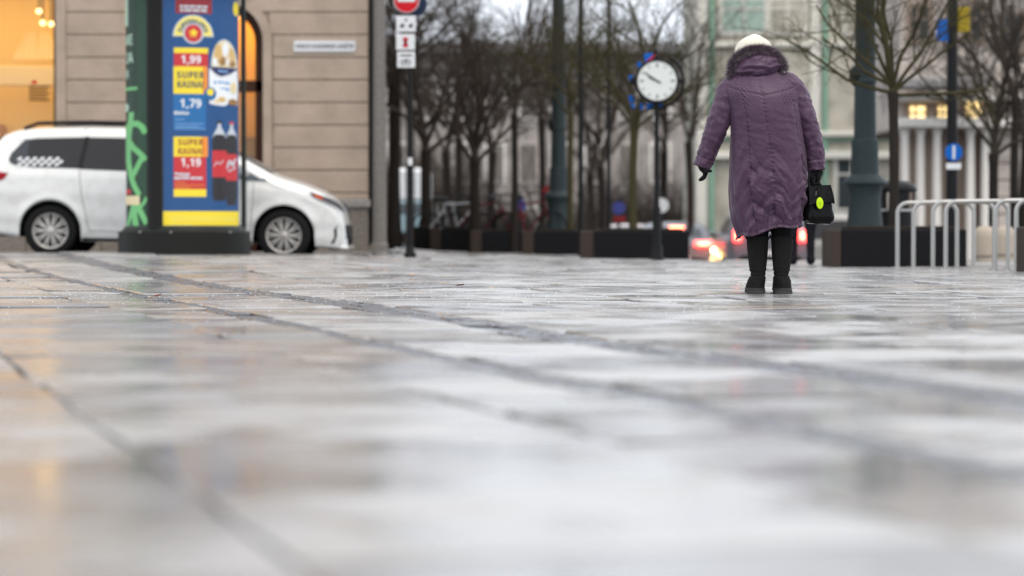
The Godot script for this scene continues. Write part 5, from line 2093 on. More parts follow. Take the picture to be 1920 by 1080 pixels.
func build_traffic() -> void:
	# saloon seen from behind, left of the woman
	var d := 60.0
	var x := wx(1268, d)
	var c1 := plain_car("blue grey saloon car with bright brake lights left of the walking woman", saloon_shape(), M.car_blue_grey, Vector3(x, ground_y(x, d), -d), PI / 2)
	tail_lamps(c1, -0.93, 0.95, 0.56, Vector3(0.08, 0.14, 0.42), Vector3(-0.16, 1.33, 0.0))
	# dark car seen from behind, mostly hidden by the woman
	d = 55.0
	x = wx(1436, d)
	var c2 := plain_car("grey car with glowing red tail lights hidden behind the walking woman", hatch_shape(), M.car_blue_grey, Vector3(x, ground_y(x, d), -d), PI / 2)
	tail_lamps(c2, -0.8, 0.98, 0.68, Vector3(0.08, 0.26, 0.16))
	# silver car facing the other way, headlamp lit
	d = 57.6
	x = wx(1398, d) + 2.6
	var c3 := plain_car("silver grey car facing the square with a lit warm headlamp beside the planter", hatch_shape(), M.car_silver, Vector3(x, ground_y(4.5, d), -d), PI - 0.12)
	var hl := MB.new()
	hl.box(Vector3(3.24, 0.74, 0.70), Vector3(0.16, 0.12, 0.2), 0.03)
	hl.box(Vector3(3.24, 0.74, -0.70), Vector3(0.16, 0.12, 0.2), 0.03)
	part("head_lamp", hl, M.head_glow, c3)
	lamp_light(c3, Vector3(3.5, 0.6, -0.75), Color(1.0, 0.8, 0.5), 0.25)
	# pale pink car roof behind the planter
	d = 64.0
	x = wx(1180, d)
	plain_car("pale pinkish car seen over the long planter left of the clock", hatch_shape(), M.car_pink, Vector3(x, ground_y(x, d) - 0.02, -d), PI / 2)
	# small van, white above and pale blue below
	d = 70.0
	x = wx(771, d)
	var gy := ground_y(x, d)
	var v := thing("delivery_van", "small white and pale blue van far behind the no entry sign pole", "van", Vector3(x, gy, -d))
	var up := MB.new()
	up.box(Vector3(0, 1.62, -1.5), Vector3(0.94, 0.9, 3.0), 0.08)
	part("white_box", up, M.van_white, v)
	var lo := MB.new()
	lo.box(Vector3(0, 0.75, -1.5), Vector3(0.9, 0.86, 3.0), 0.05)
	part("blue_body", lo, M.van_blue, v)
	for sg in [-1.0, 1.0]:
		for zz in [-0.5, -2.4]:
			var w := MB.new()
			w.lathe_hard(PackedVector2Array([Vector2(0, -0.08), Vector2(0.3, -0.08), Vector2(0.32, 0.0), Vector2(0.3, 0.08), Vector2(0, 0.08)]), 20, Vector3(sg * 0.4, 0.32, zz), Basis(Vector3(0, 0, 1), PI / 2))
			part("wheel", w, M.rubber, v)
		var dr := MB.new()
		dr.box(Vector3(sg * 0.21, 0.98, 0.006), Vector3(0.34, 0.3, 0.02), 0.005)
		part("rear_window", dr, M.car_glass_light, v)
		var tl := MB.new()
		tl.box(Vector3(sg * 0.36, 0.5, 0.01), Vector3(0.1, 0.14, 0.03), 0.005)
		part("tail_lamp", tl, M.lamp_red_off, v)

# ---------------------------------------------------------------- bare trees
func branch(mb: MB, p: Vector3, dir: Vector3, length: float, rad: float, level: int, last: int, r: RandomNumberGenerator, spread: float, kids: int) -> void:
	var n := 5 if level < 2 else (4 if level < last else 3)
	var path := PackedVector3Array([p])
	var rads := PackedFloat32Array([rad])
	var q := p
	var d := dir
	var wander := 0.15 + 0.05 * level
	for i in n:
		d = (d + Vector3(r.randfn(0, wander), r.randfn(0.05, wander), r.randfn(0, wander))).normalized()
		q += d * length / n
		path.append(q)
		rads.append(lerpf(rad, rad * (0.45 if level < last else 0.25), (i + 1.0) / n))
	mb.tube(path, rads, 7 if level == 0 else (5 if level == 1 else 3), false)
	if level >= last:
		return
	for k in kids:
		var t := lerpf(0.25, 1.0, (k + r.randf() * 0.8) / kids)
		var f: float = t * n
		var i := mini(int(f), n - 1)
		var at := path[i].lerp(path[i + 1], f - i)
		var along := (path[i + 1] - path[i]).normalized()
		var side := along.cross(Vector3(r.randfn(), r.randfn(), r.randfn())).normalized()
		var nd := (along * (1.0 - spread * 0.5) + side * spread * r.randf_range(0.6, 1.2)).normalized()
		branch(mb, at, nd, length * r.randf_range(0.42, 0.68), lerpf(rads[i], rads[i + 1], f - i) * r.randf_range(0.45, 0.65), level + 1, last, r, spread, kids)

# fork: height of the first fork; rad: trunk radius there; wide: 0 upright .. 1 spreading
func make_tree(called: String, label: String, group: String, at: Vector3, fork: float, rad: float, limbs: int, reach: float, wide: float, bark: Material, crown_bark: Material, seed_: int, kids := 5, last := 3, aimed: Array = []) -> Node3D:
	var r := RandomNumberGenerator.new()
	r.seed = seed_
	var t := thing(called, label, "tree", at, 0.0, group)
	var tr := MB.new()
	var path := PackedVector3Array()
	var rads := PackedFloat32Array()
	var bend := Vector3(r.randfn(0, 0.02), 0, r.randfn(0, 0.02))
	for i in 9:
		var f := i / 8.0
		path.append(Vector3(bend.x * sin(f * 3.0), -0.08 + f * (fork + 0.08), bend.z * sin(f * 3.0)))
		rads.append(rad * (1.35 - 0.35 * minf(1.0, f * 3.0) if f < 0.33 else 1.0 - 0.08 * f))
	rads[8] = rad * 1.12
	tr.tube(path, rads, 10)
	part("trunk", tr, bark, t)
	var cr := MB.new()
	var top := path[8] - Vector3(0, rad * 0.6, 0)
	# leader
	branch(cr, top, Vector3(r.randfn(0, 0.06), 1, r.randfn(0, 0.06)).normalized(), reach * 1.15, rad * 0.72, 0, last, r, 0.75, kids + 1)
	for k in limbs:
		var a := TAU * (k + r.randf() * 0.5) / limbs
		var out := r.randf_range(0.5, 1.0) * wide
		branch(cr, top + Vector3(0, r.randf_range(-0.1, 1.0) * reach * 0.28, 0), Vector3(cos(a) * (0.25 + out), 1.0 - out * 0.55, sin(a) * (0.25 + out)).normalized(), reach * r.randf_range(0.75, 1.05), rad * r.randf_range(0.32, 0.46), 0, last, r, 0.8, kids)
	for e in aimed:
		branch(cr, top + Vector3(0, e[2], 0), Vector3(e[0], e[1], e[3]).normalized(), e[4], rad * 0.42, 0, last, r, 0.8, kids)
	part("crown", cr, crown_bark, t)
	return t

func build_trees() -> void:
	var g := "bare street trees"
	# nearest: behind the racks
	var d := 27.2
	make_tree("bare_tree", "bare mossy tree rising from the planter beside the bike racks", g, Vector3(wx(1673, 28.5), square_y(4, d), -28.5), 1.9, 0.056, 5, 1.35, 0.55, M.bark_dark, M.bark_green, 5, 5, 4, [[0.05, 1.0, 0.1, 0.05, 1.6], [-1.0, 0.42, 0.02, 0.15, 1.35], [-0.8, 0.75, 0.1, -0.1, 1.3], [1.0, 0.22, 0.0, 0.2, 1.2], [0.7, 0.8, 0.05, 0.2, 1.3], [-0.9, 0.12, 0.1, 0.3, 1.0]])
	d = 38.5
	make_tree("bare_tree", "dark bare tree near the right edge behind the blue round sign", g, Vector3(wx(1862, d), ground_y(7, d), -d), 1.7, 0.075, 6, 1.9, 0.5, M.bark_dark, M.bark_grey, 16, 5, 4, [[0.9, 0.6, 0.0, 0.1, 1.6], [-0.9, 0.5, 0.1, 0.1, 1.7]])
	# trees of the left row
	d = 46.6
	make_tree("bare_tree", "thick dark bare tree next to the grey pole", g, Vector3(wx(740, d), square_y(-2, d), -d), 2.9, 0.11, 5, 1.9, 0.5, M.bark_dark, M.bark_grey, 21, 4, 4)
	d = 46.0
	make_tree("bare_tree", "bare tree with a low fork right of the no entry sign pole", g, Vector3(wx(798, d), square_y(-1.5, d), -d - 0.3), 1.75, 0.10, 6, 1.9, 0.4, M.bark_dark, M.bark_grey, 33, 4, 4, [[0.6, 0.8, 0.0, 0.1, 1.8]])
	d = 43.6
	make_tree("bare_tree", "bare tree with a wide cup shaped fork above the parked bicycles", g, Vector3(wx(890, d), square_y(-0.6, d), -d - 0.5), 1.55, 0.092, 6, 1.9, 0.42, M.bark_dark, M.bark_grey, 47, 4, 4, [[0.75, 0.9, 0.0, 0.1, 1.6], [-0.75, 0.9, 0.0, 0.1, 1.6], [-0.3, 1.0, 0.0, 0.2, 1.8]])
	d = 42.4
	make_tree("bare_tree", "slim dark bare tree with a straight trunk right of the bicycles", g, Vector3(wx(964, d), square_y(0, d), -d - 0.6), 2.3, 0.06, 6, 1.7, 0.42, M.bark_dark, M.bark_grey, 53, 4, 4)
	d = 41.8
	make_tree("bare_tree", "thin greenish bare tree beside the far green lamp post", g, Vector3(wx(1070, d), square_y(1, d), -d), 2.2, 0.05, 6, 1.6, 0.65, M.bark_green, M.bark_green, 61, 5, 4)
	d = 36.6
	make_tree("bare_tree", "green mossy bare tree directly behind the street clock", g, Vector3(wx(1190, d), square_y(1.8, d), -d), 1.85, 0.058, 7, 1.7, 0.6, M.bark_green, M.bark_green, 71, 5, 4, [[-1.0, 0.45, 0.0, 0.1, 1.5], [1.0, 0.5, 0.2, 0.1, 1.3], [-0.5, 1.0, 0.1, 0.0, 1.6], [0.45, 1.0, 0.1, 0.0, 1.6]])
	# farther trees along the avenue and in the park behind; each stands alone
	var far_label := ["bare tree far down the avenue left of the slim tree", "bare tree far behind the parked bicycles", "bare tree far behind the far lamp post", "bare tree far behind the clock's left side", "tall bare tree far behind the no entry sign", "bare tree far off right of the clock", "bare park tree far behind the thin black street post", "bare park tree far off between clock and cream house", "bare park tree far off behind the grey pole's right side", "bare tree far off at the right picture edge", "bare park tree farthest behind the lamp post", "bare tree just behind the dark tree at the right edge", "bare tree behind the fork of the second tree from the pole", "bare tree half hidden behind the beige house corner"]
	var spots := [[925.0, 58.0, 1.15, 0.3], [860.0, 66.0, 1.3, 1.4], [1015.0, 62.0, 1.2, 2.2], [1125.0, 57.0, 1.1, 3.0], [770.0, 62.0, 1.3, 4.1], [1290.0, 60.0, 1.1, 5.2], [1105.0, 82.0, 1.6, 1.9], [1245.0, 88.0, 1.7, 2.7], [745.0, 80.0, 1.7, 3.6], [1925.0, 50.0, 1.2, 5.7], [1050.0, 102.0, 2.0, 3.3], [1905.0, 44.0, 1.0, 1.1], [835.0, 54.0, 1.05, 2.9], [700.0, 56.0, 1.2, 0.2]]
	var protos := []
	for i in spots.size():
		var s: Array = spots[i]
		var x := wx(s[0], s[1])
		var at := Vector3(x, ground_y(x, s[1]), -s[1])
		if i < 3:
			protos.append(make_tree("far_bare_tree", far_label[i], "bare trees farther down the avenue", at, 2.2 + 0.4 * i, 0.08, 6, 2.3, 0.6, M.bark_dark, M.bark_grey, 101 + i * 7, 5, 3))
			protos[i].scale = Vector3.ONE * s[2]
		else:
			copy_of(protos[i % 3], "far_bare_tree", far_label[i], at, s[3], s[2])
	# wooded slope closing the view
	var hill := MB.new()
	var rows := []
	for j in 16:
		var row := PackedVector3Array()
		for i in 50:
			var x := lerpf(-60, 60, i / 49.0)
			var z := lerpf(135.0, 210.0, j / 15.0)
			row.append(Vector3(x, -1.8 + 6.5 * smoothstep(135.0, 200.0, z) * (0.8 + 0.25 * sin(x * 0.09)), -z))
		rows.append(row)
	hill.grid(rows)
	var ho := part("hill", hill, M.soil, self)
	setting(ho)

# leafless undergrowth far behind the trees, too thick to count
func build_thicket() -> void:
	var r := RandomNumberGenerator.new()
	r.seed = 515
	var sh := MB.new()
	for k in 7:
		var a := TAU * k / 7.0
		branch(sh, Vector3(cos(a) * 0.08, -0.05, sin(a) * 0.08), Vector3(cos(a) * 0.5, 1.0, sin(a) * 0.5).normalized(), 1.0, 0.016, 1, 3, r, 0.8, 5)
	var mm := MultiMesh.new()
	mm.transform_format = MultiMesh.TRANSFORM_3D
	mm.mesh = sh.mesh()
	var n := 130
	mm.instance_count = n
	for i in n:
		var d := r.randf_range(72.0, 114.0)
		var x := wx(r.randf_range(690, 1330), d)
		var s := r.randf_range(1.3, 3.0)
		mm.set_instance_transform(i, Transform3D(Basis(Vector3.UP, r.randf() * TAU).scaled(Vector3(s, s * r.randf_range(0.8, 1.3), s)), Vector3(x, ground_y(x, d), -d)))
	var o := MultiMeshInstance3D.new()
	o.name = "bare_thicket"
	o.multimesh = mm
	o.material_override = M.bark_grey
	add_child(o)
	setting(o, "stuff")
	tag(o, "grey brown leafless thicket filling the park behind the trees", "thicket")

# ---------------------------------------------------------------- bicycles
func build_bicycles() -> void:
	var r := RandomNumberGenerator.new()
	r.seed = 9
	var spots := [[850.0, 46.2, 0.5, "bike_grey", "grey bicycle leaning left of the cup forked tree"], [905.0, 45.4, -0.4, "bike_red", "dark red bicycle parked behind the planter at the cup forked tree"], [938.0, 44.8, 0.9, "black_metal", "black bicycle parked between the two slim trunks"], [992.0, 44.2, -0.7, "bike_red", "red bicycle at the foot of the slim tree"], [830.0, 46.6, -1.0, "bike_grey", "pale bicycle farthest left behind the planters"]]
	for s in spots:
		var x := wx(s[0], s[1])
		var b := thing("bicycle", s[4], "bicycle", Vector3(x, square_y(x, s[1]), -s[1]), s[2], "bicycles parked behind the planters")
		for wxx in [-0.52, 0.52]:
			var w := MB.new()
			var path := PackedVector3Array()
			var rad := PackedFloat32Array()
			for i in 25:
				var a := TAU * i / 24.0
				path.append(Vector3(wxx + cos(a) * 0.33, 0.345 + sin(a) * 0.33, 0))
				rad.append(0.017)
			w.tube(path, rad, 6, false)
			for i in 9:
				var a := PI * i / 9.0
				w.bar(Vector3(wxx + cos(a) * 0.32, 0.345 + sin(a) * 0.32, 0), Vector3(wxx - cos(a) * 0.32, 0.345 - sin(a) * 0.32, 0), 0.003, 3)
			part("wheel", w, M.rubber, b)
		var f := MB.new()
		var bb := Vector3(-0.08, 0.3, 0)
		var seat := Vector3(-0.2, 0.82, 0)
		var head := Vector3(0.33, 0.85, 0)
		for ln in [[bb, seat], [seat, head], [bb, Vector3(0.36, 0.72, 0)], [bb, Vector3(-0.52, 0.345, 0)], [Vector3(-0.18, 0.74, 0), Vector3(-0.52, 0.345, 0)], [head, Vector3(0.52, 0.345, 0)]]:
			f.bar(ln[0], ln[1], 0.018, 6)
		part("frame", f, M[s[3]], b)
		var hb := MB.new()
		hb.tube(PackedVector3Array([Vector3(0.2, 0.99, -0.28), Vector3(0.34, 1.0, -0.12), Vector3(0.34, 1.0, 0.12), Vector3(0.2, 0.99, 0.28)]), PackedFloat32Array([0.014, 0.014, 0.014, 0.014]), 6)
		hb.bar(head, Vector3(0.33, 1.0, 0), 0.014, 6)
		part("handlebar", hb, M.black_metal, b)
		var sd := MB.new()
		sd.ball(Vector3(-0.22, 0.93, 0), Vector3(0.13, 0.035, 0.075), 12, 6)
		sd.bar(seat, Vector3(-0.22, 0.93, 0), 0.013, 6)
		part("saddle", sd, M.black_metal, b)

# ---------------------------------------------------------------- people
# surface nets over a smooth union of tapered capsules [a, b, ra, rb]
func nets(mb: MB, caps: Array, cell: float, k: float) -> void:
	var lo := Vector3.ONE * 1e9
	var hi := Vector3.ONE * -1e9
	for c in caps:
		var rr: float = maxf(c[2], c[3]) + cell * 2.0
		lo = lo.min(c[0] - Vector3.ONE * rr).min(c[1] - Vector3.ONE * rr)
		hi = hi.max(c[0] + Vector3.ONE * rr).max(c[1] + Vector3.ONE * rr)
	var n := Vector3i(((hi - lo) / cell).ceil()) + Vector3i.ONE
	var f := PackedFloat32Array()
	f.resize(n.x * n.y * n.z)
	f.fill(1.0)
	var reach := k * 1.5 + cell * 2.5
	for c in caps:
		var a: Vector3 = c[0]
		var b: Vector3 = c[1]
		var ra: float = c[2]
		var rb: float = c[3]
		var rr := maxf(ra, rb) + reach
		var l := Vector3i(((a.min(b) - Vector3.ONE * rr - lo) / cell).floor()).max(Vector3i.ZERO)
		var h := Vector3i(((a.max(b) + Vector3.ONE * rr - lo) / cell).ceil()).min(n - Vector3i.ONE)
		var ab := b - a
		var q := 1.0 / maxf(ab.length_squared(), 1e-9)
		for z in range(l.z, h.z + 1):
			for y in range(l.y, h.y + 1):
				var at := (z * n.y + y) * n.x
				for x in range(l.x, h.x + 1):
					var p := lo + Vector3(x, y, z) * cell
					var t := clampf((p - a).dot(ab) * q, 0.0, 1.0)
					var d := p.distance_to(a + ab * t) - lerpf(ra, rb, t)
					var o := f[at + x]
					var m := maxf(k - absf(o - d), 0.0) / k
					f[at + x] = minf(o, d) - m * m * k * 0.25
	var id := PackedInt32Array()
	id.resize(f.size())
	id.fill(-1)
	var st := [1, n.x, n.x * n.y]
	for z in n.z - 1:
		for y in n.y - 1:
			for x in n.x - 1:
				var at := (z * n.y + y) * n.x + x
				var neg := 0
				for q in 8:
					if f[at + (q & 1) + ((q >> 1) & 1) * st[1] + (q >> 2) * st[2]] < 0.0:
						neg += 1
				if neg == 0 or neg == 8:
					continue
				var s := Vector3.ZERO
				var cnt := 0
				for ax in 3:
					var u := (ax + 1) % 3
					var w := (ax + 2) % 3
					for i in 2:
						for j in 2:
							var e: int = at + i * st[u] + j * st[w]
							var f0 := f[e]
							var f1 := f[e + st[ax]]
							if (f0 < 0.0) != (f1 < 0.0):
								var p := Vector3.ZERO
								p[ax] = f0 / (f0 - f1); p[u] = i; p[w] = j
								s += p
								cnt += 1
				id[at] = mb.vert(lo + (Vector3(x, y, z) + s / cnt) * cell)
	for z in range(1, n.z - 1):
		for y in range(1, n.y - 1):
			for x in range(1, n.x - 1):
				var at := (z * n.y + y) * n.x + x
				for ax in 3:
					var f0 := f[at]
					var f1 := f[at + st[ax]]
					if (f0 < 0.0) == (f1 < 0.0):
						continue
					var u: int = st[(ax + 1) % 3]
					var w: int = st[(ax + 2) % 3]
					var a := id[at - u - w]
					var b := id[at - w]
					var c := id[at]
					var d := id[at - u]
					if a < 0 or b < 0 or c < 0 or d < 0:
						continue
					if f0 < 0.0:
						mb.tri(a, b, c); mb.tri(a, c, d)
					else:
						mb.tri(a, c, b); mb.tri(a, d, c)

func smooth_pick(table: Array, x: float, col: int) -> float:
	var n := table.size()
	if x <= table[0][0]:
		return table[0][col]
	for i in n - 1:
		if x <= table[i + 1][0]:
			var a: Array = table[maxi(i - 1, 0)]
			var b: Array = table[i]
			var c: Array = table[i + 1]
			var e: Array = table[mini(i + 2, n - 1)]
			return cubic_interpolate_in_time(b[col], c[col], a[col], e[col], (x - b[0]) / (c[0] - b[0]), c[0] - b[0], minf(a[0] - b[0], -1e-3), maxf(e[0] - b[0], c[0] - b[0] + 1e-3))
	return table[n - 1][col]

# picture position on the walking woman to metres from the point between her boots
func wp(px: float, py: float, z: float) -> Vector3:
	return Vector3((px - 1443.0) / 304.0, (553.0 - py) / 304.0, z)

const COAT := [
	[0.385, 0.000, 0.196, 0.165, 0.00],
	[0.503, -0.010, 0.221, 0.180, 0.00],
	[0.668, -0.010, 0.242, 0.190, 0.00],
	[0.832, -0.013, 0.236, 0.190, 0.00],
	[1.030, -0.026, 0.218, 0.182, 0.012],
	[1.150, -0.040, 0.216, 0.172, 0.018],
	[1.240, -0.054, 0.222, 0.152, 0.008],
	[1.295, -0.062, 0.205, 0.130, -0.012],
	[1.335, -0.066, 0.178, 0.114, -0.032],
	[1.375, -0.072, 0.148, 0.100, -0.050],
	[1.405, -0.078, 0.120, 0.090, -0.062]]

var fold_noise: FastNoiseLite

func coat_fold(phi: float, y: float) -> float:
	# phi: angle from the middle of the back, positive to the right
	var low := 1.0 - smoothstep(0.55, 1.05, y)
	var wv := fold_noise.get_noise_2d(phi * 90.0, y * 160.0)
	var wv2 := fold_noise.get_noise_2d(phi * 60.0 + 400.0, y * 60.0)
	var d := 0.0
	var tt := clampf((1.2 - y) / 0.8, 0.0, 1.0)
	var seams := [lerpf(-0.05, 0.10, tt), lerpf(-0.62, -0.42, tt), lerpf(0.92, 0.98, tt)]
	for s in seams:
		var x: float = phi - s + 0.02 * wv2
		var ax := absf(x)
		# stitched groove, ruffled where the thread pulls the cloth
		d -= 0.0085 * exp(-pow(ax / 0.026, 2)) * (0.6 + 0.4 * sin(y * 230.0 + wv * 6.0))
		# folds that fall away from the seam on both sides
		var xm := ax * 0.22
		var across := y * 0.72 + xm * 0.69 + 0.012 * wv2
		var along := xm * 0.72 - y * 0.69
		var f1 := fold_noise.get_noise_2d(across * 330.0 + s * 300.0, along * 48.0 + signf(x) * 200.0)
		var f2 := fold_noise.get_noise_2d(across * 800.0 + s * 500.0, along * 110.0 + signf(x) * 90.0)
		d += (0.024 * f1 * absf(f1) * 2.0 + 0.006 * f1) * exp(-pow(ax / 0.42, 2)) * (0.08 + 1.0 * low)
		d += 0.005 * f2 * exp(-pow(ax / 0.22, 2)) * (0.3 + 0.7 * low)
	# broad hanging folds in the lower half
	d += 0.009 * low * sin(phi * 7.0 + wv2 * 4.0 + y * 2.5) * smoothstep(0.95, 0.4, y)
	# cross wrinkles over the back
	var cw := fold_noise.get_noise_2d(y * 520.0 + phi * 20.0, phi * 38.0)
	d += 0.0026 * cw * (1.0 - low) * smoothstep(1.22, 1.1, y)
	d += 0.0010 * wv + 0.0028 * wv2
	# quilted yoke over the shoulders
	var yoke := smoothstep(1.16, 1.19, y - 0.05 * absf(phi) + 0.05) * smoothstep(0.35, 0.5, absf(phi))
	if yoke > 0.0:
		var u := phi * 0.2
		var qa := sin((u + y * 0.7) * 120.0)
		var qb := sin((u - y * 0.7) * 120.0)
		d += yoke * 0.009 * (sqrt(absf(qa * qb)) - 0.5)
	# yoke seam
	d -= 0.004 * exp(-pow((y - 0.05 * absf(phi) - 1.215) / 0.006, 2)) * (1.0 - smoothstep(0.9, 1.4, absf(phi)))
	return d

func coat_point(phi: float, y0: float) -> Vector3:
	var sx := sin(phi)
	var szz := cos(phi)
	var ex := signf(sx) * pow(absf(sx), 0.88)
	var ez := signf(szz) * pow(absf(szz), 0.88)
	var dd := coat_fold(phi, y0)
	if y0 < 0.398:
		dd += 0.004
	var p := Vector3(smooth_pick(COAT, y0, 1) + ex * (smooth_pick(COAT, y0, 2) + dd), y0, smooth_pick(COAT, y0, 4) + ez * (smooth_pick(COAT, y0, 3) + dd))
	var hem := pow(1.0 - (y0 - 0.385) / 1.02, 3)
	p.y += hem * (0.165 * p.x + 0.010 * sin(phi * 5.0 + 1.0) - 0.012 * maxf(0.0, -sx) + 0.006 * maxf(0.0, szz))
	return p

func sleeve_mesh(path: Array, radii: Array, seed_: float) -> MB:
	var mb := MB.new()
	var cur := Curve3D.new()
	for i in path.size():
		var a: Vector3 = path[maxi(i - 1, 0)]
		var b: Vector3 = path[mini(i + 1, path.size() - 1)]
		cur.add_point(path[i], (a - b) / 6.0, (b - a) / 6.0)
	cur.bake_interval = 0.01
	var total := cur.get_baked_length()
	var rows := []
	var n := 90
	var sides := 48
	var side := Vector3(0, 0, 1)
	for i in n + 1:
		var t := i / float(n)
		var p := cur.sample_baked(t * total, true)
		var dr := (cur.sample_baked(minf(t * total + 0.01, total), true) - cur.sample_baked(maxf(t * total - 0.01, 0), true)).normalized()
		side = (side - dr * side.dot(dr)).normalized()
		var up := dr.cross(side)
		var f := t * (radii.size() - 1)
		var k := mini(int(f), radii.size() - 2)
		var r: float = lerpf(radii[k], radii[k + 1], smoothstep(0, 1, f - k))
		var row := PackedVector3Array()
		for j in sides:
			var a := TAU * j / sides
			var w := fold_noise.get_noise_2d(cos(a) * 40.0 + seed_, t * 130.0 + sin(a) * 40.0)
			var w2 := fold_noise.get_noise_2d(cos(a) * 25.0 + seed_ + 90.0, t * 45.0 + sin(a) * 25.0)
			var wr := fold_noise.get_noise_2d(t * 330.0 + cos(a) * 22.0 + seed_, sin(a) * 26.0 + t * 30.0)
			var wr2 := fold_noise.get_noise_2d(t * 160.0 - cos(a) * 30.0 + seed_, sin(a) * 20.0 + 50.0)
			var d := 0.0065 * wr + 0.0075 * wr2 * smoothstep(0.1, 0.3, t) + 0.005 * w2 + 0.002 * w
			# outer arm seam
			d -= 0.004 * exp(-pow(sin((a - 0.9) / 2.0) / 0.05, 2))
			# cuff seam and quilted upper arm
			d -= 0.005 * exp(-pow((t - 0.90) / 0.006, 2))
			if t > 0.90:
				d += 0.004
			if t < 0.2:
				d += 0.003 * (sqrt(absf(sin((t * 2.0 + a * 0.3) * 24.0) * sin((t * 2.0 - a * 0.3) * 24.0))) - 0.5)
			row.append(p + (side * cos(a) + up * sin(a)) * (r + d))
		rows.append(row)
	# turned-in cuff
	var inner := PackedVector3Array()
	var last: PackedVector3Array = rows[n]
	var mid := Vector3.ZERO
	for p in last:
		mid += p / last.size()
	for p in last:
		inner.append(mid + (p - mid) * 0.8 + (rows[n - 6][0] - rows[n][0]) * 0.6)
	rows.append(inner)
	mb.grid(rows, true)
	return mb

func fur_mesh(path: Array, around: Vector3, seed_: int, count: int, r0: float, r1: float, thin: float) -> MB:
	var mb := MB.new()
	var r := RandomNumberGenerator.new()
	r.seed = seed_
	var cur := Curve3D.new()
	for i in path.size():
		var a: Vector3 = path[maxi(i - 1, 0)]
		var b: Vector3 = path[mini(i + 1, path.size() - 1)]
		cur.add_point(path[i], (a - b) / 6.0, (b - a) / 6.0)
	var total := cur.get_baked_length()
	for i in count:
		var o := r.randf() * total
		var p := cur.sample_baked(o, true)
		var al := (cur.sample_baked(minf(o + 0.01, total), true) - cur.sample_baked(maxf(o - 0.01, 0), true)).normalized()
		var out := (p - around)
		out = (out - al * out.dot(al)).normalized()
		var sd := al.cross(out)
		var a := r.randf_range(-1.9, 1.9)
		var dir := (out * cos(a) + sd * sin(a) + al * r.randfn(0, 0.35)).normalized()
		var len := r.randf_range(r0, r1)
		var root := p + dir * 0.012
		var droop := Vector3(r.randfn(0, 0.006), -0.010 * r.randf(), r.randfn(0, 0.006))
		var tip := root + dir * len + droop
		var m := root + dir * len * 0.55 + droop * 0.2
		var w := dir.cross(Vector3(r.randfn(), r.randfn(), r.randfn())).normalized() * thin
		var k := mb.vert(root - w); mb.vert(root + w); mb.vert(m - w * 0.8); mb.vert(m + w * 0.8); mb.vert(tip)
		mb.tri(k, k + 1, k + 3); mb.tri(k, k + 3, k + 2); mb.tri(k + 2, k + 3, k + 4)
	return mb

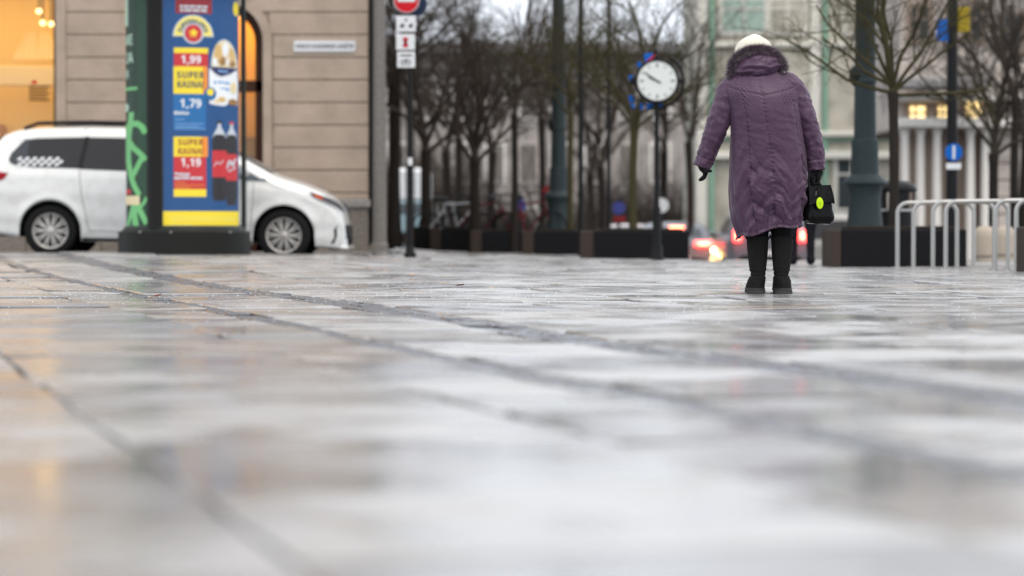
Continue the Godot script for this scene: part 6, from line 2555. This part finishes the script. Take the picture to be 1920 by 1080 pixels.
func build_person_in_plum_coat() -> void:
	fold_noise = FastNoiseLite.new()
	fold_noise.seed = 5
	fold_noise.frequency = 0.04
	fold_noise.fractal_octaves = 3
	var d := 16.0
	var wxp := wx(1443, d)
	var who := thing("person", "person in a long plum coat and cream knit hat walking away over the square", "person", Vector3(wxp, square_y(wxp, d) + 0.002, -d))
	# body inside the clothes
	var body := MB.new()
	var caps := [
		[Vector3(-0.02, 0.80, -0.02), Vector3(-0.03, 1.0, -0.01), 0.14, 0.13],
		[Vector3(-0.03, 1.0, -0.01), Vector3(-0.055, 1.2, -0.03), 0.13, 0.12],
		[Vector3(-0.17, 1.20, -0.03), Vector3(0.06, 1.20, -0.03), 0.05, 0.05],
		[Vector3(-0.07, 1.26, -0.05), Vector3(-0.085, 1.40, -0.09), 0.055, 0.05],
		[Vector3(-0.088, 1.44, -0.11), Vector3(-0.09, 1.50, -0.12), 0.085, 0.085],
		[Vector3(-0.09, 1.40, -0.16), Vector3(-0.09, 1.42, -0.17), 0.045, 0.04],
		[Vector3(-0.09, 1.455, -0.205), Vector3(-0.09, 1.435, -0.218), 0.012, 0.016],
		[Vector3(-0.065, 0.80, -0.02), Vector3(-0.075, 0.43, -0.03), 0.085, 0.055],
		[Vector3(0.05, 0.80, -0.02), Vector3(0.075, 0.43, 0.0), 0.085, 0.055],
		[Vector3(-0.075, 0.43, -0.03), Vector3(-0.072, 0.10, 0.0), 0.05, 0.035],
		[Vector3(0.075, 0.43, 0.0), Vector3(0.072, 0.10, 0.0), 0.05, 0.035],
		[wp(1368, 172, -0.02), wp(1342, 245, 0.0), 0.045, 0.038],
		[wp(1342, 245, 0.0), wp(1317, 308, -0.03), 0.038, 0.028],
		[wp(1490, 172, -0.02), wp(1518, 250, 0.01), 0.045, 0.038],
		[wp(1518, 250, 0.01), wp(1530, 315, 0.0), 0.038, 0.028]]
	nets(body, caps, 0.018, 0.04)
	part("body", body, M.skin, who)
	# coat
	var coat := MB.new()
	var rows := []
	var nr := 190
	var nc := 176
	for i in nr + 1:
		var y0 := lerpf(0.385, 1.405, i / float(nr))
		var row := PackedVector3Array()
		for j in nc:
			row.append(coat_point(TAU * j / nc - PI, y0))
		rows.append(row)
	# turned-in hem
	var inn := PackedVector3Array()
	var inn2 := PackedVector3Array()
	for p in rows[0]:
		inn.append(Vector3(p.x * 0.95, p.y + 0.012, p.z * 0.95))
		inn2.append(Vector3(p.x * 0.80, p.y + 0.12, p.z * 0.80))
	rows.push_front(inn)
	rows.push_front(inn2)
	coat.grid(rows, true)
	coat.fan(rows[0], true)
	var co := part("coat", coat, M.coat, who)
	tag(co, "plum quilted coat with puckered back seams")
	# stitched seams lying in the grooves of the back, and the hem stitching
	var lines := []
	for k in 3:
		var ln := []
		for i in 60:
			var y := lerpf(0.40, 1.185, i / 59.0)
			var tt := clampf((1.2 - y) / 0.8, 0.0, 1.0)
			ln.append([[lerpf(-0.05, 0.10, tt), lerpf(-0.62, -0.42, tt), lerpf(0.92, 0.98, tt)][k] - 0.02 * fold_noise.get_noise_2d(400.0, y * 60.0), y])
		lines.append(ln)
	var yk := []
	for i in 50:
		var ph := lerpf(-1.1, 1.1, i / 49.0)
		yk.append([ph, 1.215 + 0.05 * absf(ph)])
	lines.append(yk)
	var hm := []
	for i in 50:
		hm.append([lerpf(-1.4, 1.4, i / 49.0), 0.415])
	lines.append(hm)
	for ln in lines:
		var path := PackedVector3Array()
		var rad := PackedFloat32Array()
		for q in ln:
			path.append(coat_point(q[0], q[1]))
			rad.append(0.0019)
		var sm := MB.new()
		sm.tube(path, rad, 5)
		part("seam", sm, M.coat_seam, co)
	for s in [
		[[wp(1392, 156, -0.03), wp(1370, 170, -0.02), wp(1356, 207, 0.0), wp(1343, 243, 0.0), wp(1329, 281, -0.02), wp(1316, 316, -0.03)], [0.062, 0.078, 0.075, 0.070, 0.062, 0.052], 10.0],
		[[wp(1464, 153, -0.03), wp(1484, 167, -0.02), wp(1502, 206, 0.0), wp(1517, 246, 0.005), wp(1527, 286, 0.0), wp(1530, 322, 0.0)], [0.066, 0.078, 0.073, 0.068, 0.060, 0.049], 300.0]]:
		part("sleeve", sleeve_mesh(s[0], s[1], s[2]), M.coat, who)
	# hood lying on the back
	var hood := MB.new()
	var hr := []
	for i in 41:
		var t := i / 40.0
		var row := PackedVector3Array()
		for j in 72:
			var a := -TAU * j / 72.0
			var ca := cos(a)
			var sa := sin(a)
			var rr := smooth_pick([[0.0, 0.30], [0.07, 0.72], [0.2, 0.95], [0.42, 1.0], [0.65, 0.90], [0.85, 0.70], [1.0, 0.42]], t, 1)
			var w := fold_noise.get_noise_2d(ca * 60.0, t * 60.0 + sa * 60.0)
			var w2 := fold_noise.get_noise_2d(ca * 30.0 + 70.0, t * 30.0 + sa * 30.0)
			var crease := 0.0045 * sin(t * 15.0 + ca * 2.6 + w2 * 5.0) + 0.012 * w2 + 0.003 * w
			crease -= 0.006 * exp(-pow((ca - 0.28) / 0.03, 2)) + 0.006 * exp(-pow((ca + 0.30) / 0.03, 2))
			var p := Vector3(ca * (0.158 * rr + crease), (t - 0.5) * 0.140 + 0.014 * ca - 0.020 * (1.0 - ca * ca) * (1.0 - t), -sa * (0.105 * rr + crease))
			row.append(wp(1420, 123, -0.005) + p)
		hr.append(row)
	hood.grid(hr, true)
	part("hood", hood, M.coat, who)
	# fur edge standing round the head
	var arch := [wp(1374, 147, 0.0), wp(1372, 132, 0.01), wp(1378, 115, 0.025), wp(1390, 105, 0.035), wp(1405, 99, 0.04), wp(1421, 97, 0.04), wp(1438, 100, 0.04), wp(1452, 108, 0.03), wp(1462, 118, 0.02), wp(1467, 134, 0.01)]
	var core := MB.new()
	var pts := PackedVector3Array(arch)
	var cr := PackedFloat32Array()
	for p in pts:
		cr.append(0.017)
	core.tube(pts, cr, 10)
	var fu := part("fur_trim", core, M.fur, who)
	part("fur_strands", fur_mesh(arch, wp(1419, 138, -0.02), 3, 8000, 0.018, 0.042, 0.0008), M.fur, fu)
	part("fur_tips", fur_mesh(arch, wp(1419, 138, -0.02), 4, 2600, 0.028, 0.050, 0.0006), M.fur_tip, fu)
	# knit hat
	var hat := MB.new()
	var rows2 := []
	for i in 30:
		var t := i / 29.0
		var row := PackedVector3Array()
		for j in 80:
			var a := -TAU * j / 80.0
			var rr := 0.122 * sqrt(maxf(0.0, 1.0 - pow(t, 2.6)))
			rr += 0.0018 * sin(a * 26.0) * (1.0 - t * 0.6) + 0.004 * fold_noise.get_noise_2d(cos(a) * 60.0, t * 60 + sin(a) * 60.0)
			var y := 1.455 + 0.148 * t
			row.append(Vector3(-0.09 + cos(a) * rr, y - 0.006 * cos(a * 2.0) * t, -0.105 + sin(a) * rr))
		rows2.append(row)
	hat.grid(rows2, true)
	part("knit_hat", hat, M.knit_cream, who)
	# trousers
	for s in [[-0.070, -0.01], [0.072, 0.005]]:
		var tr := MB.new()
		tr.tube(PackedVector3Array([Vector3(s[0] * 0.9, 0.62, s[1]), Vector3(s[0], 0.45, s[1]), Vector3(s[0], 0.38, s[1]), Vector3(s[0], 0.30, s[1])]), PackedFloat32Array([0.085, 0.072, 0.066, 0.056]), 20)
		part("trouser_leg", tr, M.black_cloth, who)
	# boots
	for s in [[-0.0755, -1.0, 0.0], [0.0755, 1.0, 0.01]]:
		var bt := MB.new()
		var prof := [[0.352, 0.0, 0.068, 0.070, 0.0], [0.30, 0.0, 0.066, 0.068, 0.0], [0.22, -0.002, 0.059, 0.062, 0.0], [0.15, -0.003, 0.051, 0.054, 0.0], [0.115, -0.004, 0.044, 0.052, -0.002], [0.095, 0.0, 0.052, 0.064, -0.012], [0.07, 0.004, 0.056, 0.090, -0.035], [0.045, 0.006, 0.058, 0.118, -0.062], [0.028, 0.007, 0.059, 0.126, -0.07]]
		var br := []
		for i in 49:
			var y := lerpf(0.352, 0.028, i / 48.0)
			var rev := []
			for p in prof:
				rev.push_front(p)
			var row := PackedVector3Array()
			for j in 40:
				var a := TAU * j / 40.0
				var w := fold_noise.get_noise_2d(cos(a) * 40.0 + s[1] * 70.0, y * 300.0 + sin(a) * 40.0)
				var wr := 0.002 * w + 0.0038 * sin(y * 260.0 + w * 4.0 + sin(a) * 2.0) * exp(-pow((y - 0.125) / 0.035, 2))
				row.append(Vector3(s[0] + s[1] * smooth_pick(rev, y, 1) * (1.0 + 0.8 * maxf(0.0, -sin(a))) + cos(a) * (smooth_pick(rev, y, 2) + wr), y, s[2] + smooth_pick(rev, y, 4) + sin(a) * (smooth_pick(rev, y, 3) + wr)))
			br.append(row)
		bt.grid(br, true)
		bt.fan(br[48])
		# padded top edge
		var rim := PackedVector3Array()
		var rr2 := PackedFloat32Array()
		for j in 21:
			var a := TAU * j / 20.0
			rim.append(Vector3(s[0] + cos(a) * 0.066, 0.352, s[2] + sin(a) * 0.068))
			rr2.append(0.005)
		bt.tube(rim, rr2, 6, false)
		var bo := part("boot", bt, M.suede_black, who)
		# sole with heel
		var so := MB.new()
		var o0 := PackedVector3Array()
		var o1 := PackedVector3Array()
		var o2 := PackedVector3Array()
		for j in 40:
			var a := TAU * j / 40.0
			var q := Vector3(s[0] + s[1] * 0.007 * (1.0 + 0.8 * maxf(0.0, -sin(a))) + cos(a) * 0.061, 0, s[2] - 0.07 + sin(a) * 0.130)
			o0.append(q); o1.append(q + Vector3(0, 0.022, 0)); o2.append(q + Vector3(0, 0.036, 0))
		so.grid([o2, o1], true)
		so.fan(o1)
		so.fan(o2, true)
		var heel := []
		for yy in [0.022, 0.0]:
			var row := PackedVector3Array()
			for j in 24:
				var a := TAU * j / 24.0
				row.append(Vector3(s[0] + s[1] * 0.007 + cos(a) * 0.056, yy, s[2] + 0.02 + clampf(sin(a) * 0.05, -0.028, 0.05)))
			heel.append(row)
		so.grid(heel, true)
		so.fan(heel[1])
		var fore := []
		for yy in [0.022, 0.0]:
			var row := PackedVector3Array()
			for j in 24:
				var a := TAU * j / 24.0
				row.append(Vector3(s[0] + s[1] * 0.011 + cos(a) * 0.056, yy, s[2] - 0.12 + sin(a) * 0.07))
			fore.append(row)
		so.grid(fore, true)
		so.fan(fore[1])
		part("sole", so, M.sole_rubber, bo)
		# pull tab
		var tab := MB.new()
		for sg in [-1.0, 1.0]:
			tab.tube(PackedVector3Array([Vector3(s[0] + sg * 0.066, 0.335, s[2] + 0.02), Vector3(s[0] + sg * 0.074, 0.352, s[2] + 0.022), Vector3(s[0] + sg * 0.078, 0.366, s[2] + 0.022)]), PackedFloat32Array([0.004, 0.005, 0.003]), 6)
		part("pull_tab", tab, M.suede_black, bo)
	# gloved hand hanging free: knuckles down, thumb towards the coat
	var lh := MB.new()
	var w0 := wp(1316, 312, -0.03)
	var dn := Vector3(0.42, -0.90, -0.05).normalized()
	var across := Vector3(0.10, 0.03, -1.0).normalized()
	var palm_n := dn.cross(across).normalized()
	var hcaps := [[w0 - dn * 0.02, w0 + dn * 0.02, 0.026, 0.025]]
	for i in 4:
		var off := across * (i - 1.5) * 0.019
		hcaps.append([w0 + dn * 0.02 + off * 0.6, w0 + dn * 0.055 + off, 0.017, 0.0145])
		var fl: float = [0.046, 0.052, 0.049, 0.039][i]
		var k0: Vector3 = w0 + dn * 0.056 + off
		var b1 := (dn * 0.72 + palm_n * -0.70).normalized()
		var b2 := (dn * 0.25 + palm_n * -0.97).normalized()
		var k1: Vector3 = k0 + b1 * fl * 0.5
		var k2: Vector3 = k1 + b2 * fl * 0.32
		hcaps.append([k0, k1, 0.0125, 0.0115])
		hcaps.append([k1, k2, 0.0115, 0.0105])
		hcaps.append([k2, k2 + (b2 - dn * 0.3).normalized() * fl * 0.26, 0.0105, 0.009])
	var th := w0 + dn * 0.015 + across * -0.026 - palm_n * 0.006
	hcaps.append([th, th + Vector3(0.026, -0.020, 0.020), 0.014, 0.0115])
	hcaps.append([th + Vector3(0.026, -0.020, 0.020), th + Vector3(0.055, -0.020, 0.022), 0.011, 0.0085])
	nets(lh, hcaps, 0.0032, 0.006)
	part("glove", lh, M.black_cloth, who)
	# gloved hand closed round the bag handles
	var rh := MB.new()
	var g0 := wp(1529, 318, 0.0)
	var gd := Vector3(-0.06, -1.0, 0.0).normalized()
	var rcaps := [[g0 - gd * 0.02, g0 + gd * 0.02, 0.026, 0.026]]
	var grip := g0 + gd * 0.078
	for i in 4:
		var off := Vector3(0, 0, (1.5 - i) * 0.0195)
		rcaps.append([g0 + gd * 0.02 + off * 0.6 + Vector3(0.010, 0, 0), g0 + gd * 0.058 + off + Vector3(0.018, 0, 0), 0.014, 0.0125])
		var f0 := g0 + gd * 0.058 + off + Vector3(0.018, 0, 0)
		var f1: Vector3 = grip + off + Vector3(0.016, -0.016, 0)
		var f2: Vector3 = grip + off + Vector3(-0.010, -0.020, 0)
		var f3: Vector3 = grip + off + Vector3(-0.020, 0.000, 0)
		rcaps.append([f0, f1, 0.0108, 0.010])
		rcaps.append([f1, f2, 0.010, 0.0092])
		rcaps.append([f2, f3, 0.0092, 0.008])
	rcaps.append([g0 + gd * 0.02 + Vector3(-0.008, 0, 0.026), grip + Vector3(-0.022, 0.022, 0.030), 0.014, 0.0115])
	rcaps.append([grip + Vector3(-0.022, 0.022, 0.030), grip + Vector3(-0.026, 0.000, 0.012), 0.011, 0.0085])
	nets(rh, rcaps, 0.0032, 0.006)
	part("glove", rh, M.black_cloth, who)
	# handbag
	var bag := thing("handbag", "shiny black handbag with a lime green disc held by the walking person", "handbag", who.position)
	var bg := MB.new()
	var bp := wp(1532, 384, 0.0)
	var rows3 := []
	var turn := Basis(Vector3.UP, 0.35) * Basis(Vector3(0, 0, 1), 0.05)
	for i in 34:
		var t := i / 33.0
		var hw := smooth_pick([[0.0, 0.070], [0.06, 0.084], [0.35, 0.085], [0.7, 0.072], [0.92, 0.052], [1.0, 0.030]], t, 1)
		var hz := smooth_pick([[0.0, 0.045], [0.06, 0.060], [0.35, 0.062], [0.7, 0.045], [0.92, 0.024], [1.0, 0.010]], t, 1)
		var row := PackedVector3Array()
		for j in 64:
			var a := -TAU * j / 64.0
			var cx := signf(cos(a)) * pow(absf(cos(a)), 0.45)
			var cz := signf(sin(a)) * pow(absf(sin(a)), 0.55)
			var w := fold_noise.get_noise_2d(cos(a) * 50.0 + 500.0, t * 70.0 + sin(a) * 50.0)
			var w2 := fold_noise.get_noise_2d(cos(a) * 25.0 + 900.0, t * 30.0 + sin(a) * 25.0)
			var q := 0.004 * w + 0.008 * w2
			row.append(bp + turn * Vector3(cx * (hw + q), (t - 0.5) * 0.25 - 0.008 * cos(a) * (1 - t), cz * (hz + q)))
		rows3.append(row)
	bg.grid(rows3, true)
	bg.fan(rows3[0], true)
	bg.fan(rows3[33])
	part("bag_body", bg, M.patent_leather, bag)
	# flap and side pocket
	var fp := MB.new()
	var fr := []
	for i in 12:
		var t := i / 11.0
		var row := PackedVector3Array()
		for j in 22:
			var u := j / 21.0 * 2.0 - 1.0
			row.append(bp + turn * Vector3(u * (0.076 + 0.012 * t), 0.112 - 0.105 * t - 0.014 * u * u * t, 0.046 + 0.022 * smoothstep(0.0, 0.8, t) + 0.003 * sin(u * 6.0 + t * 5.0)))
		fr.append(row)
	fp.grid(fr, false, true)
	part("flap", fp, M.patent_leather, bag)
	var pk := MB.new()
	pk.ball(bp + turn * Vector3(0.080, 0.012, 0.0), Vector3(0.016, 0.055, 0.035), 14, 8)
	part("side_pocket", pk, M.patent_leather, bag)
	for z in [-0.016, 0.016]:
		var hd := MB.new()
		var path := PackedVector3Array()
		var rad := PackedFloat32Array()
		var ends := [bp + turn * Vector3(-0.045, 0.10, z), bp + turn * Vector3(0.045, 0.10, z)]
		var topp := grip + Vector3(0, 0.0, z * 0.4)
		for i in 17:
			var t := i / 16.0
			var p: Vector3 = ends[0].lerp(ends[1], t)
			var k := pow(sin(PI * t), 0.7)
			path.append(p.lerp(Vector3(lerpf(p.x, topp.x, 0.9), topp.y, topp.z), k))
			rad.append(0.0062)
		hd.tube(path, rad, 8)
		part("handle", hd, M.patent_leather, bag)
	# strap end and lime disc
	var sp := MB.new()
	sp.tube(PackedVector3Array([bp + turn * Vector3(-0.02, 0.10, 0.05), bp + turn * Vector3(-0.022, 0.06, 0.075), bp + turn * Vector3(-0.022, 0.035, 0.077)]), PackedFloat32Array([0.003, 0.003, 0.003]), 6)
	part("tag_cord", sp, M.black_cloth, bag)
	var tagb := turn * Basis(Vector3.UP, -0.15)
	var td := MB.new()
	var tc := bp + turn * Vector3(-0.022, 0.003, 0.079)
	td.lathe(PackedVector2Array([Vector2(0, -0.003), Vector2(0.030, -0.003), Vector2(0.033, 0.0), Vector2(0.030, 0.003), Vector2(0, 0.003)]), 32, tc, tagb * Basis(Vector3.RIGHT, PI / 2), 0.68, 1.08)
	var disc := part("lime_disc", td, M.lime_disc, bag)
	tag(disc, "bright lime green oval reflector disc")
	var tp := MB.new()
	for q in [[0.0, 0.0, 0.3], [0.0, 0.0, -0.5], [0.0, 0.0, 1.3]]:
		tp.box(tc + tagb * Vector3(0, 0, 0.0035), Vector3(0.003, 0.03, 0.0012), 0.0, tagb * Basis(Vector3(0, 0, 1), q[2]))
	part("disc_print", tp, M.lime_disc_print, disc)

func build_pedestrian() -> void:
	var d := 29.4
	var x := wx(1502, d)
	var p := thing("person", "person in dark clothes standing farther off, mostly hidden behind the handbag", "person", Vector3(x, square_y(x, d), -d))
	var b := MB.new()
	var caps := [
		[Vector3(0, 0.86, 0), Vector3(0, 1.1, 0.0), 0.13, 0.13], [Vector3(0, 1.1, 0), Vector3(0, 1.32, 0), 0.13, 0.12],
		[Vector3(-0.15, 1.33, 0), Vector3(0.15, 1.33, 0), 0.065, 0.065], [Vector3(0, 1.38, 0), Vector3(0, 1.48, -0.01), 0.05, 0.05],
		[Vector3(0, 1.54, -0.02), Vector3(0, 1.60, -0.02), 0.085, 0.085], [Vector3(0, 1.50, -0.07), Vector3(0, 1.52, -0.08), 0.04, 0.04], [Vector3(0, 1.55, -0.11), Vector3(0, 1.53, -0.12), 0.012, 0.016],
		[Vector3(-0.08, 0.86, 0), Vector3(-0.09, 0.47, 0.0), 0.09, 0.06], [Vector3(0.08, 0.86, 0), Vector3(0.10, 0.47, 0.02), 0.09, 0.06],
		[Vector3(-0.09, 0.47, 0), Vector3(-0.09, 0.08, 0.02), 0.06, 0.042], [Vector3(0.10, 0.47, 0.02), Vector3(0.105, 0.08, 0.04), 0.06, 0.042],
		[Vector3(-0.09, 0.045, 0.03), Vector3(-0.10, 0.04, -0.13), 0.042, 0.036], [Vector3(0.105, 0.045, 0.05), Vector3(0.115, 0.04, -0.11), 0.042, 0.036],
		[Vector3(-0.19, 1.30, 0), Vector3(-0.22, 1.05, 0.01), 0.052, 0.043], [Vector3(-0.22, 1.05, 0.01), Vector3(-0.20, 0.82, -0.04), 0.042, 0.032],
		[Vector3(0.19, 1.30, 0), Vector3(0.20, 1.05, 0.01), 0.052, 0.043], [Vector3(0.20, 1.05, 0.01), Vector3(0.16, 0.86, -0.10), 0.042, 0.032]]
	nets(b, caps, 0.02, 0.05)
	part("body", b, M.dark_cloth, p)
	var c := MB.new()
	c.lathe(PackedVector2Array([Vector2(0.19, 0.72), Vector2(0.185, 0.9), Vector2(0.17, 1.1), Vector2(0.175, 1.28), Vector2(0.14, 1.40), Vector2(0.07, 1.45)]), 28, Vector3.ZERO, Basis(), 1.15, 0.95)
	part("jacket", c, M.dark_cloth, p)
	for q in [Vector3(-0.20, 0.78, -0.05), Vector3(0.15, 0.82, -0.11)]:
		var h := MB.new()
		var hc := [[q, q + Vector3(0, -0.05, -0.005), 0.026, 0.028]]
		for i in 4:
			hc.append([q + Vector3((i - 1.5) * 0.016, -0.05, -0.005), q + Vector3((i - 1.5) * 0.017, -0.10 - 0.008 * (1 - absf(i - 1.5)), -0.02), 0.009, 0.008])
		hc.append([q + Vector3(0.02, -0.02, -0.01), q + Vector3(0.04, -0.06, -0.03), 0.011, 0.009])
		nets(h, hc, 0.005, 0.008)
		part("hand", h, M.skin, p)
	var hat := MB.new()
	hat.lathe(PackedVector2Array([Vector2(0.097, 1.58), Vector2(0.098, 1.63), Vector2(0.075, 1.69), Vector2(0.0, 1.715)]), 20, Vector3(0, 0, -0.02))
	part("hat", hat, M.dark_cloth, p)

# ---------------------------------------------------------------- small things on the stones
func build_litter() -> void:
	var r := RandomNumberGenerator.new()
	r.seed = 404
	var ball := MB.new()
	ball.ball(Vector3.ZERO, Vector3(1, 0.7, 1), 6, 4)
	var mm := MultiMesh.new()
	mm.transform_format = MultiMesh.TRANSFORM_3D
	mm.mesh = ball.mesh()
	var n := 1500
	mm.instance_count = n
	for i in n:
		var d := r.randf_range(11.0, 24.0)
		var x := r.randf_range(-0.2, 0.2) * d
		if r.randf() < 0.45:
			d = r.randf_range(14.0, 19.5)
			x = r.randf_range(-0.19, 0.02) * d
		var s := r.randf_range(0.0012, 0.0034)
		mm.set_instance_transform(i, Transform3D(Basis().scaled(Vector3.ONE * s), Vector3(x, square_y(x, d) + 0.004, -d)))
	var o := MultiMeshInstance3D.new()
	o.name = "white_grains"  # small white grains strewn at random over the slabs
	o.multimesh = mm
	o.material_override = M.grain_white
	add_child(o)
	setting(o, "stuff")
	tag(o, "small white grains scattered over the wet slabs", "grit")
	for q in [[856.0, 538.5, "small brown dead leaf lying on a slab joint left of the woman"], [290.0, 555.0, "small brown dead leaf on the dark stone strip far from the woman"]]:
		var dd: float = EYE * FOCAL / (q[1] - 428.0)
		var x := wx(q[0], dd)
		var lf := thing("dead_leaf", q[2], "leaf", Vector3(x, square_y(x, dd) + 0.006, -dd), r.randf() * 6.0)
		var mb := MB.new()
		var rows := []
		for i in 7:
			var t := i / 6.0
			var w := 0.022 * sin(PI * clampf(t, 0.05, 0.97))
			rows.append(PackedVector3Array([Vector3(t * 0.06, 0.004 + 0.010 * t, -w), Vector3(t * 0.06, 0.001 + 0.006 * t * t, 0), Vector3(t * 0.06, 0.005 + 0.012 * t, w)]))
		mb.grid(rows)
		part("blade", mb, M.leaf_brown, lf)
		var sm := MB.new()
		sm.bar(Vector3(-0.02, 0.003, 0), Vector3(0.01, 0.002, 0), 0.001, 4)
		part("stalk", sm, M.leaf_brown, lf)
